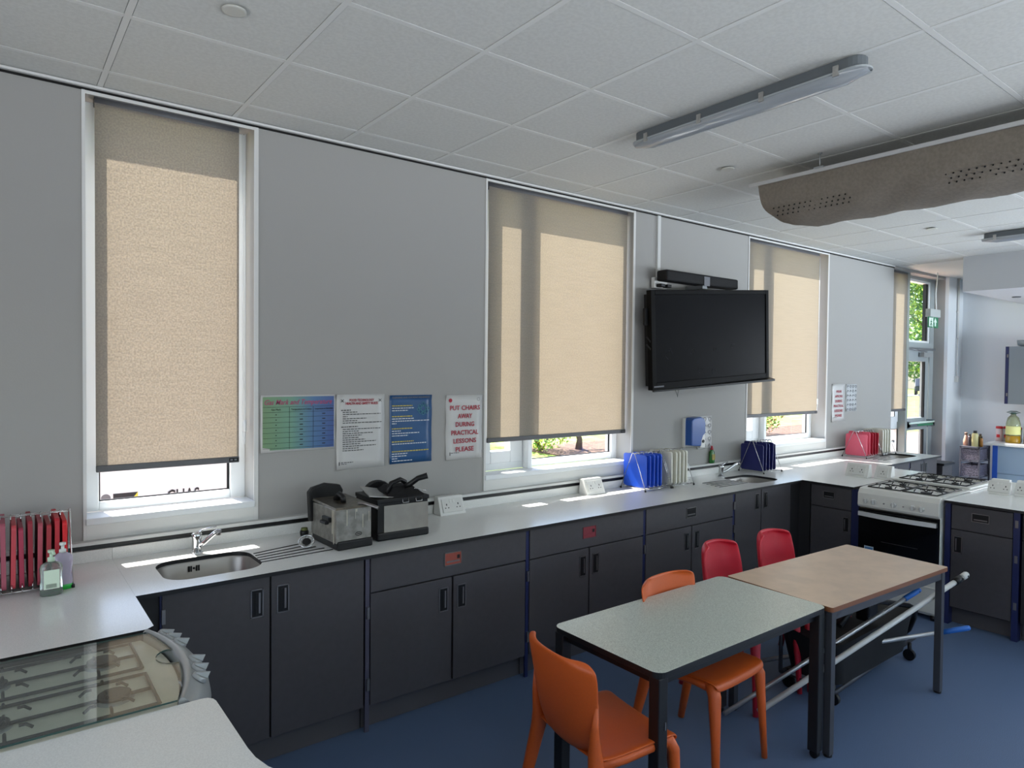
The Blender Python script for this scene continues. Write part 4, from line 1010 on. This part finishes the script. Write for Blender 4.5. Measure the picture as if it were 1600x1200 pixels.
# ------------------------------------------------------------------ tables
t = thing('classroom_table', 'grey speckled table with black edge and black legs, nearer the camera', 'table', (2.505, 1.88, 0))
b = MB(); b.slab(rrect(-.6, .6, -.295, .295, .045, 6), [], .696, .72, 0, 1); b.build('tabletop', [M_table, M_tblack], t, bev=.002)
b = MB(); ring_ = [(-.56, .56, -.262, -.237), (-.56, .56, .237, .262), (-.56, -.535, -.237, .237), (.535, .56, -.237, .237)]
for q in ring_: b.box(q[0], q[1], q[2], q[3], .655, .696)
b.build('under_frame', M_tblack, t)
for sx in (-1, 1):
    for sy in (-1, 1):
        L_ = MB().box(sx*.565-.025, sx*.565+.025, sy*.262-.025, sy*.262+.025, .035, .696).build('leg', M_tblack, t, bev=.004)
        c_ = MB().cyl((sx*.565-.012, sy*.262, .02), (sx*.565+.012, sy*.262, .02), .02, 12).cyl((sx*.565, sy*.262, .02), (sx*.565, sy*.262, .04), .01, 8).build('castor', M_black, L_)
MB().box(-.558, -.552, -.2895, -.287, .50, .53).build('leg_tag', M_hsteel, t)
t = thing('classroom_table', 'beech topped table with brown edge and grey metal frame, nearer the cooker', 'table', (3.712, 1.828, 0), R(-2.6))
b = MB(); b.slab(rrect(-.6, .6, -.295, .295, .012, 3), [], .697, .72, 0, 1); b.build('tabletop', [M_beech, M_beedge], t)
b = MB()
for q in ((-.58, .58, -.28, -.255), (-.58, .58, .255, .28), (-.58, -.555, -.255, .255), (.555, .58, -.255, .255)): b.box(q[0], q[1], q[2], q[3], .652, .697)
b.build('under_frame', M_tgrey, t)
for sx in (-1, 1):
    for sy in (-1, 1):
        L_ = MB().box(sx*.567-.018, sx*.567+.018, sy*.267-.018, sy*.267+.018, .01, .697).build('leg', M_tgrey, t, bev=.002)
        MB().cyl((sx*.567, sy*.267, 0), (sx*.567, sy*.267, .012), .02, 10).build('foot', M_black, L_)

# ------------------------------------------------------------------ chairs
def make_chair(name, label, m, loc, rz, kx=1., wing=.035, ht=.80, group=None, style=0):
    """front of seat towards local +y"""
    t = thing(name, label, 'chair', loc, rz, group)
    if style == 0:
        seat = [(.215, .415, .19), (.21, .445, .20), (.18, .458, .205), (.08, .455, .208), (-.04, .447, .205), (-.13, .445, .20), (-.175, .455, .195)]
        back = [(-.165, .44, .10), (-.19, .46, .155), (-.205, .50, .180), (-.218, .56, .19), (-.228, .64, .202), (-.238, .72, .213), (-.246, .765, .216), (-.250, .785, .208), (-.252, .80, .16)]
    else:
        seat = [(.20, .425, .17), (.20, .45, .18), (.16, .46, .185), (.08, .452, .19), (-.04, .445, .185), (-.13, .447, .175), (-.18, .462, .17)]
        back = [(-.175, .44, .12), (-.195, .48, .15), (-.205, .54, .165), (-.215, .62, .17), (-.228, .70, .165), (-.238, .76, .155), (-.240, .785, .145), (-.236, .80, .11)]
    def strip(prof, lift, wrap):
        rows = []
        for (y, z, hw) in prof:
            row = []
            for j in range(11):
                u = -1+2*j/10
                row.append((u*hw*kx, y+wrap*u*u*u*u+wrap*.6*u*u, z+(lift*abs(u)**3)))
            rows.append(row)
        return rows
    s = MB().grid(strip(seat, .010, 0)).build('seat', m, t)
    md = s.modifiers.new('th', 'SOLIDIFY'); md.thickness = .012; md.offset = -1; md = s.modifiers.new('s', 'SUBSURF'); md.levels = md.render_levels = 2
    bk_rows = strip(back, 0, wing)
    for i, (y, z, hw) in enumerate(back):       # crown of the top edge: middle slightly lower than the corners
        if z > .75:
            for j in range(11):
                u = -1+2*j/10; bk_rows[i][j] = (bk_rows[i][j][0], bk_rows[i][j][1], bk_rows[i][j][2]+(ht-.80)-(0 if style == 0 else -.012*(1-u*u)))
    k = MB().grid(bk_rows).build('backrest', m, t)
    md = k.modifiers.new('th', 'SOLIDIFY'); md.thickness = .012 if style == 0 else .022; md.offset = 0; md = k.modifiers.new('s', 'SUBSURF'); md.levels = md.render_levels = 2
    for sx in (-1, 1):
        MB().sweep([(sx*.165*kx, .13, .442), (sx*.18*kx, .175, .435), (sx*.188*kx, .192, .40), (sx*.195*kx, .205, .2), (sx*.205*kx, .215, 0)], [.018, .032, .030, .021, .016], 12, flat=.85).build('front_leg', m, t)
        MB().sweep([(sx*(.196 if style == 0 else .150)*kx, -.175 if style == 0 else -.19, .66 if style == 0 else .60), (sx*(.188 if style == 0 else .160)*kx, -.178, .56 if style == 0 else .54), (sx*.18*kx, -.17, .48), (sx*.185*kx, -.165, .42), (sx*.2*kx, -.215, .2), (sx*.215*kx, -.262, 0)], [.006, .016, .026, .032, .023, .017], 12, flat=.85).build('rear_leg', m, t)
        MB().sweep([(sx*.183*kx, .19, .425), (sx*.188*kx, .1, .437), (sx*.19*kx, -.05, .43), (sx*.182*kx, -.17, .43)], [.018, .02, .02, .02], 10).build('side_rail', m, t)
    return t
make_chair('stacking_chair', 'orange plastic chair at the near end of the table, its back to the camera', M_orange, (1.855, 1.825, 0), R(-97), group='moulded chairs at the tables')
make_chair('stacking_chair', 'orange plastic chair tucked under the window side of the speckled table', M_orange, (2.665, 1.965, 0), R(180+3), group='moulded chairs at the tables')
make_chair('stacking_chair', 'red plastic chair tucked in behind the beech table, the left one', M_redch, (3.40, 2.215, 0), R(180), 1.06, .05, .80, 'moulded chairs at the tables', 1)
make_chair('stacking_chair', 'red plastic chair tucked in behind the beech table, the right one', M_redch, (3.91, 2.18, 0), R(180-2), 1.08, .05, .80, 'moulded chairs at the tables', 1)

# ------------------------------------------------------------------ cleaning trolley and poles under the beech table
t = thing('cleaning_trolley', 'black cleaning bag trolley with tube handle under the beech table', 'trolley', (4.1, 1.95, 0))
b = MB(); n = 16; rows = []
for i in range(7):
    f = i/6; z = .10+.27*f; k = .88+.16*f
    rows.append([(p[0]*k, p[1]*k, z+(.03*math.sin(p[0]*7+1)+.02*math.sin(p[1]*19) if i == 6 else 0)) for p in rrect(-.52, .48, -.17, .17, .09, 5)+[rrect(-.52, .48, -.17, .17, .09, 5)[0]]])
b.grid(rows); vs_ = [b.bm.verts.new(p) for p in rows[-1][:-1]]; b._f(vs_, 0, True); b._f([b.bm.verts.new(p) for p in rows[0][:-1]], 0)
b.build('bag', mat('bag_black', '09090B', .75, noise=.3, nscale=12), t)
b = MB().sweep([(-.45, -.15, .44), (-.3, -.16, .52), (-.02, -.16, .49), (.42, -.15, .37), (.60, -.12, .30), (.69, -.08, .22), (.71, -.04, .12), (.70, 0, .07)], .016, 10); b.build('tube_handle', M_black, t)
b = MB().sweep([(-.5, .16, .1), (-.5, .16, .42), (.5, .16, .42), (.5, .16, .1)], .012, 8).sweep([(-.5, -.16, .09), (.70, -.08, .08), (.70, .08, .08), (-.5, .16, .09)], .011, 8, closed=True); b.build('frame', M_tgrey, t)
b = MB().box(-.06, .06, -.13, -.05, .36, .60).box(-.045, .03, -.15, -.1, .46, .55); b.build('clamp', M_black, t, bev=.012)
for sx in (-.46, .5):
    for sy in (-.13, .13): MB().cyl((sx-.012, sy, .035), (sx+.012, sy, .035), .035, 14).cyl((sx, sy, .05), (sx, sy, .11), .012, 8).build('castor', M_black, t)
def pole(p0, p1, r_, m, tipm, tiplen, label, extra=False):
    p0, p1 = Vector(p0), Vector(p1); d_ = (p1-p0).normalized()
    t = thing('cleaning_pole', label, 'pole', p0)
    q = p1-p0
    MB().sweep([Vector((0, 0, 0)), q-d_*tiplen], r_, 12).build('shaft', m, t)
    MB().sweep([q-d_*tiplen, q-d_*.01, q], [r_*1.25, r_*1.3, r_*1.0], 12).build('grip', tipm, t)
    if extra: MB().sweep([q-d_*.115, q-d_*.06], r_*1.35, 12).build('collar', M_black, t)
    e_ = q-d_*.02; MB().sweep([e_+Vector((-.001, -r_*1.32, 0)), e_+Vector((.001, r_*1.32, 0))], r_*.45, 8).build('hanging_hole', M_blackm, t)
    return t
M_tipb = mat('tip_blue', '2A6BC0', .4); M_pw = mat('pole_white', 'C9C9C6', .35)
pole((2.99, 2.06, .05), (4.213, 1.62, .578), .012, M_alu, M_tipb, .12, 'metal pole with blue grip, upper of the two blue tipped poles')
pole((3.05, 1.90, .11), (4.561, 1.50, .634), .015, M_pw, M_pw, .05, 'thick white pole with black collar sticking out past the beech table', True)
pole((3.66, 2.32, .055), (4.47, 1.45, .351), .012, M_alu, M_tipb, .15, 'metal pole with blue grip lying lowest near the floor')

# ------------------------------------------------------------------ far end
M_pale = mat('far_front_lit', 'A9BCCB', .4)  # bright bluish light at this end is painted into the colour
t = thing('far_cabinet', 'cupboard with daylight painted pale on its front and bright blue edge on the far wall, carrying the oil bottles', 'cabinet', (10.4, 2.3, 0))
MB().box(10.13, 10.70, .6, 3.06, .1, .905).build('carcass', M_pale, t, world=True); MB().box(10.11, 10.13, .6, 3.04, .56, .90).build('upper_front', M_pale, t, world=True); MB().box(10.11, 10.13, .6, 3.04, .12, .555).build('lower_front', M_pale, t, world=True)
MB().box(10.105, 10.14, 3.02, 3.075, 0, .905).build('edge_post', M_postb, t, world=True); MB().box(10.14, 10.70, 3.06, 3.07, .0, .905).build('side_panel', M_post, t, world=True)
MB().box(10.06, 10.74, .6, 3.14, .91, .94).build('counter', [M_top], t, world=True)
MB().box(10.2, 10.7, .6, 3.05, 0, .1).build('plinth', M_plinth, t, world=True)
t = thing('wall_cupboard', 'grey wall cupboard with blue edge, cut by the right edge', 'cupboard', (10.55, 2.5, 1.43))
MB().box(10.42, XR-.002, 1.9, 3.045, 1.43, 2.17).build('carcass', mat('cup_grey', '7A838A', .5), t, world=True); MB().box(10.40, 10.42, 1.9, 3.01, 1.43, 2.17).build('door', mat('cup_grey', '7A838A', .5), t, world=True)
MB().box(10.398, 10.425, 3.012, 3.048, 1.43, 2.17).build('edge_post', M_post, t, world=True)
for z in (1.55, 2.05): MB().box(10.39, 10.40, 3.015, 3.03, z-.02, z+.02).build('hinge', M_hsteel, t, world=True)
MB().box(10.40, 10.42, 1.885, 1.897, 1.43, 2.17).build('edge_post', M_post, t, world=True)
tag(MB().lathe([(.10, 0), (.14, .02), (.15, .08), (.148, .08), (.135, .025), (.09, .008)], (10.56, 2.82, 2.171), 20).build('mixing_bowl', mat('bowl_grey', '8C9398', .4)), 'grey bowl standing on top of the far wall cupboard', 'bowl')
# basket tower
t = thing('basket_tower', 'dark metal drawer tower beside the pale far cupboard', 'trolley', (10.0, 3.235, 0))
M_tow = mat('tower_grey', '5A5A64', .5, metal=.3)
b = MB()
for sx in (-.17, .17):
    for sy in (-.105, .105): b.box(sx-.008, sx+.008, sy-.008, sy+.008, 0, .89)
for z in (.10, .30, .50, .70, .87):
    b.box(-.17, .17, -.11, -.10, z, z+.012); b.box(-.17, .17, .10, .11, z, z+.012); b.box(-.178, -.165, -.105, .105, z, z+.012); b.box(.165, .178, -.105, .105, z, z+.012)
b.box(-.178, .178, -.112, .112, .882, .892)
b.build('frame', M_tow, t)
M_mesh = mat('basket_mesh', '77717F', .5, noise=.35, nscale=70, col2='3A3842')
for z in (.32, .52, .72):
    b = MB().box(-.17, -.163, -.098, .098, z, z+.14).box(.160, .163, -.098, .098, z, z+.14).box(-.163, .16, -.098, -.093, z, z+.14).box(-.163, .16, .093, .098, z, z+.14).box(-.163, .16, -.093, .093, z, z+.005)
    dw = b.build('basket', M_mesh, t)
    bb = MB(); rr2 = random.Random(int(z*100))
    for k in range(6): bb.lathe([(.02, 0), (.026, .03), (.015, .05)], (-.12, -.07+.028*k, z+.015+.06*rr2.random()), 8)
    bb.build('contents', mat('bag_contents', 'A89AA8', .6, noise=.4, nscale=40), dw)
def jar(x, y, z, h_, r_, mb_, mc, label, name='spice_jar', cat='jar', group=None, sh=0):
    t = thing(name, label, cat, (x, y, z), 0, group)
    if sh == 0: MB().lathe([(r_, 0), (r_, h_*.75), (r_*.75, h_*.85)], seg=14).build('body', mb_, t)
    else: MB().lathe([(r_, 0), (r_*1.0, h_*.4), (r_*.6, h_*.7), (r_*.35, h_*.85)], seg=14).build('body', mb_, t)
    MB().lathe([(r_*.6, h_*.84), (r_*.6, h_), (r_*.55, h_)], seg=12).build('lid', mc, t)
    return t
gj = 'jars and bottles on the dark drawer tower'
M_peach = mat('jar_peach', 'D8A48C', .4); M_mustard = mat('jar_cream', 'C8C08A', .4); M_olive = mat('jar_olive', '6B6038', .3); M_cap = mat('cap_brown', '4A3A30', .5); M_capb = mat('cap_black', '1A1A1E', .5)
jar(9.93, 3.315, .892, .17, .030, M_peach, mat('cap_clay', '7A6252', .5), 'peach coloured sauce bottle at the left end of the tower top', 'sauce_bottle', 'bottle', gj, 1)
jar(9.90, 3.265, .892, .15, .020, mat('jar_dark', '4A4048', .4), M_cap, 'slim dark bottle second from the left on the tower', 'sauce_bottle', 'bottle', gj)
jar(9.90, 3.205, .892, .20, .036, M_mustard, M_capb, 'cream dressing bottle with black cap in the tower middle', 'sauce_bottle', 'bottle', gj)
jar(9.96, 3.165, .892, .16, .022, M_olive, M_cap, 'olive oil bottle right of the cream dressing bottle', 'sauce_bottle', 'bottle', gj)
jar(9.92, 3.140, .892, .13, .018, mat('jar_amber', '9A6A30', .3), M_capb, 'small amber bottle at the right end of the tower top', 'sauce_bottle', 'bottle', gj)
M_can = mat('can_white', 'D8DADC', .4); M_canr = mat('can_red', 'C22430', .4); M_canp = mat('can_pink', 'D8C4C8', .4)
for k, (yy, mm, lab) in enumerate(((3.10, M_canp, 'pinkish white shaker tub with red lid, left end of the red lidded row'), (3.03, M_can, 'white shaker tub with red lid, second in the row'), (2.965, M_canr, 'red shaker tub with red lid, middle of the row'), (2.905, M_can, 'white shaker tub with red lid, fourth in the row'))):
    t = thing('shaker_tub', lab, 'tub', (10.42+.04*(k % 2), yy, .94), 0, 'red lidded tubs on the far counter')
    MB().lathe([(.038, 0), (.038, .165)], seg=16).build('body', mm, t); MB().lathe([(.039, .165), (.039, .19), (.03, .195)], seg=16).build('lid', M_canr, t)
    MB().box(-.0395, -.0375, -.018, .018, .05, .09).build('tub_label', M_canr if mm is not M_canr else M_can, t)
M_oil = mat('oil', 'A8801C', .1, spec=.5); M_oilc = mat('oil_clear', 'C8D2A8', .08, trans=.7); M_oill = mat('oil_label', 'D8D890', .5)
def oilb(x, y, lab):
    t = thing('oil_bottle', lab, 'bottle', (x, y, .94), 0, 'large cooking oil bottles on the far counter')
    MB().lathe([(.078, .09), (.078, .24), (.060, .32), (.03, .35), (.026, .37)], seg=20).build('body', M_oilc, t)
    MB().lathe([(.078, 0), (.08, .01), (.078, .092)], seg=20).build('oil', M_oil, t)
    MB().lathe([(.0785, .105), (.0795, .107), (.0795, .21), (.0785, .212)], seg=20).build('bottle_label', M_oill, t)
    b = MB().lathe([(.03, .365), (.03, .385), (.02, .388)], seg=12); b.sweep([(0, -.075, .385), (0, -.03, .375), (0, .03, .375), (0, .075, .385), (0, .03, .40), (0, -.03, .40)], .006, 6, closed=True); b.build('handle_cap', mat('cap_green', '2C4A42', .5), t)
    return t
oilb(10.33, 2.925, 'big clear bottle of yellow cooking oil with green carry handle, left one')
oilb(10.42, 2.755, 'big bottle of yellow cooking oil cut by the right edge')

# ------------------------------------------------------------------ outside
M_grass = mat('grass', '7E9A3C', .9, noise=.25, nscale=3, col2='A8B860')
M_pave = mat('paving_pink', 'C4A28F', .85, noise=.1, nscale=6); M_bark = mat('bark', '5A4A3C', .9); M_mulch = mat('mulch', '6A5446', .95, noise=.4, nscale=14)
struct(MB().box(-30, 90, OUT, 90, -.30, -.15).build('ground', M_grass), 'lawn outside the windows')
struct(MB().box(-8, 60, 4.0, 9.5, -.15, -.13).build('path', M_pave), 'pale pink paved path outside')
struct(MB().box(10.2, 26, 10.7, 13.2, -.15, -.12).build('mulch_bed', M_mulch), 'bark mulch bed outside')
struct(MB().box(30, 90, 24.0, 26.5, -.15, -.12).build('road', mat('asphalt', '76787C', .9)), 'grey road beyond the lawn')
# van
t = thing('van', 'white van parked outside the near window, seen below its blind', 'vehicle', (.6, 6.6, -.13))
vp = [(-2.6, .35), (2.7, .35), (2.75, .9), (2.45, 1.05), (1.85, 1.95), (1.6, 2.05), (-2.55, 2.05), (-2.65, 1.9)]
MB().prism(vp, 0, 1.9, 'y').build('body', mat('van_white', 'E6E8EC', .25, coat=.5), t, bev=.05)
for x_ in (-1.75, 1.75):
    for y_ in (-.02, 1.7): 
        wv = MB().cyl((x_, y_, .33), (x_, y_+.22, .33), .33, 24).build('wheel', M_black, t)
text_mesh('CHAS', .30, M_ink, t, (.76, -.012, .785), (R(90), 0, 0), width=.27, height=.13, name='lettering', bold=.004)
b = MB().cyl((.16, -.006, .822), (.16, .01, .822), .036, 20); b.build('round_badge', M_inkg, t)
b = MB().box(.215, .40, -.006, .01, .79, .855, 0).prism([(.35, .79), (.40, .855), (.40, .79)], -.008, -.006, 'y', 1); b.build('black_and_yellow_badge', [M_ink, mat('badge_yellow', 'D8C83A', .5)], t)
MB().prism([(1.5, 1.15), (2.2, 1.15), (1.85, 1.75), (1.5, 1.85)], -.01, .02, 'y').build('side_window', M_oveng, t)
MB().box(-.4, -.392, -.004, .01, .4, 1.95).box(1.42, 1.428, -.004, .01, .4, 1.95).build('door_seam', M_inkg, t)
M_leafy = [mat('leaf_yellowgreen', '9DB23C', .6), mat('leaf_green', '5E8A34', .6), mat('leaf_dark', '3E6A30', .6)]
def leaves(n, centers, size, seed, ms=3):
    r_ = random.Random(seed); b = MB()
    for k in range(n):
        c_, s_ = centers[r_.randrange(len(centers))]
        while True:
            v = Vector((r_.uniform(-1, 1), r_.uniform(-1, 1), r_.uniform(-1, 1)))
            if .3 < v.length < 1: break
        p = Vector(c_)+Vector((v.x*s_[0], v.y*s_[1], v.z*s_[2]))
        a = Vector((r_.uniform(-1, 1), r_.uniform(-1, 1), r_.uniform(-1, 1))).normalized(); c2 = a.cross(Vector((r_.uniform(-1, 1), r_.uniform(-1, 1), r_.uniform(-1, 1)))).normalized()
        L = size*r_.uniform(.6, 1.3); vs = [b.bm.verts.new(p+a*L*.5), b.bm.verts.new(p+c2*L*.25), b.bm.verts.new(p-a*L*.5), b.bm.verts.new(p-c2*L*.25)]
        b._f(vs, r_.randrange(ms))
    return b
def shrub(x, y, r_, h_, label, seed, n=900, ms=None, z0=-.15):
    t = thing('shrub', label, 'shrub', (x, y, z0), 0, 'shrubs outside the windows')
    b = MB()
    q = random.Random(seed)
    for k in range(7):
        a = q.uniform(0, 6.28); b.sweep([(0, 0, 0), (math.cos(a)*r_*.4, math.sin(a)*r_*.4, h_*.5), (math.cos(a)*r_*.7, math.sin(a)*r_*.7, h_*.85)], [.02, .014, .006], 5)
    b.build('stems', M_bark, t)
    leaves(n, [((0, 0, h_*.5), (r_, r_, h_*.5))], .09, seed).build('foliage', ms or M_leafy, t, fix=False)
    return t
def tree(x, y, h_, cr, label, seed, n=2500, ls=.35, z0=-.15, low=.35):
    t = thing('tree', label, 'tree', (x, y, z0), 0, 'trees outside'); q = random.Random(seed)
    b = MB().sweep([(0, 0, 0), (.1, 0, h_*.3), (0, .1, h_*.6), (.1, 0, h_*.85)], [.22, .17, .1, .04], 8)
    cs = []
    for k in range(9):
        a = q.uniform(0, 6.28); z = h_*q.uniform(low, .85); e_ = (math.cos(a)*cr*.7, math.sin(a)*cr*.7, z+h_*.1)
        b.sweep([(0, 0, z*.75), (e_[0]*.5, e_[1]*.5, z), e_], [.08, .05, .02], 6); cs.append((e_, (cr*.45, cr*.45, cr*.4)))
    cs.append(((0, 0, h_*.85), (cr*.5, cr*.5, cr*.45)))
    b.build('trunk', M_bark, t); leaves(n, cs, ls, seed+1).build('crown', M_leafy, t, fix=False); return t

shrub(10.35, 12.3, .75, 1.1, 'yellow green shrub at the left of the middle window gap', 11, 1400, [M_leafy[0], mat('leaf_yellow', 'C8C860', .6), M_leafy[1]])
shrub(9.75, 13.9, .55, 1.1, 'yellow shrub seen through the small opening light', 12, 700, [mat('leaf_yellow', 'C8C860', .6), mat('leaf_gold', 'C8A850', .6), M_leafy[0]])
shrub(18.7, 11.9, .8, 1.35, 'green and reddish shrub seen below the blind right of the screen', 13, 1600, [M_leafy[1], M_leafy[0], mat('leaf_rust', 'A8663C', .6)])
# small branching tree in the mulch bed
t = thing('tree', 'bare branched small tree in the mulch bed outside the middle window', 'tree', (11.3, 12.0, -.13), 0, 'trees outside')
b = MB(); q = random.Random(5)
b.sweep([(0, 0, 0), (.03, 0, .25), (0, .05, .45)], [.09, .07, .06], 8)
for k in range(9):
    a = q.uniform(0, 6.28); L = q.uniform(.5, 1.3)
    p1 = (math.cos(a)*L*.5, math.sin(a)*L*.5, .5+q.uniform(0, .2)); p2 = (math.cos(a)*L, math.sin(a)*L, .75+q.uniform(0, .5)); p3 = (math.cos(a)*L*1.1, math.sin(a)*L*1.1, 1.6)
    b.sweep([(0, .03, .35), p1, p2, p3], [.045, .03, .022, .01], 6)
    b.sweep([p1, (p1[0]+q.uniform(-.3, .3), p1[1]+q.uniform(-.3, .3), p1[2]+.5)], [.02, .008], 5)
b.build('trunk', M_bark, t)
leaves(1200, [((0, 0, 2.3), (1.4, 1.4, .8))], .12, 31).build('crown', M_leafy, t, fix=False)
for k, (x, y, h_, cr, lab) in enumerate(((61.5, 22.8, 10.5, 3.2, 'tall pale green tree across the road, seen through the exit door glass'), (79, 28.5, 13, 4.0, 'taller tree behind the pale green one'), (56, 19.6, 5, 1.8, 'low rounded tree in front of the tall pale green one'), (88, 38, 8, 4, 'broad low distant tree at the left of the door glass'), (90, 31, 9, 4.0, 'distant dark green tree filling the door glass behind the others'))):
    tree(x, y, h_, cr, lab, 50+k, 3000, .42, low=.15)
t = thing('car', 'dark car parked far off across the lawn', 'vehicle', (66, 25.2, -.12), R(20))
MB().prism([(-2.1, .35), (2.1, .35), (2.15, .8), (1.3, .95), (.7, 1.42), (-1.2, 1.45), (-1.9, .98), (-2.15, .8)], -.85, .85, 'y').build('body', mat('car_dark', '2C3440', .3), t, bev=.05)
MB().prism([(-1.5, 1.0), (1.15, .98), (.6, 1.36), (-1.1, 1.38)], -.87, .87, 'y').build('window', M_oveng, t)
for x_ in (-1.3, 1.3):
    for y_ in (-.9, .7): MB().cyl((x_, y_, .33), (x_, y_+.2, .33), .33, 16).build('wheel', M_black, t)
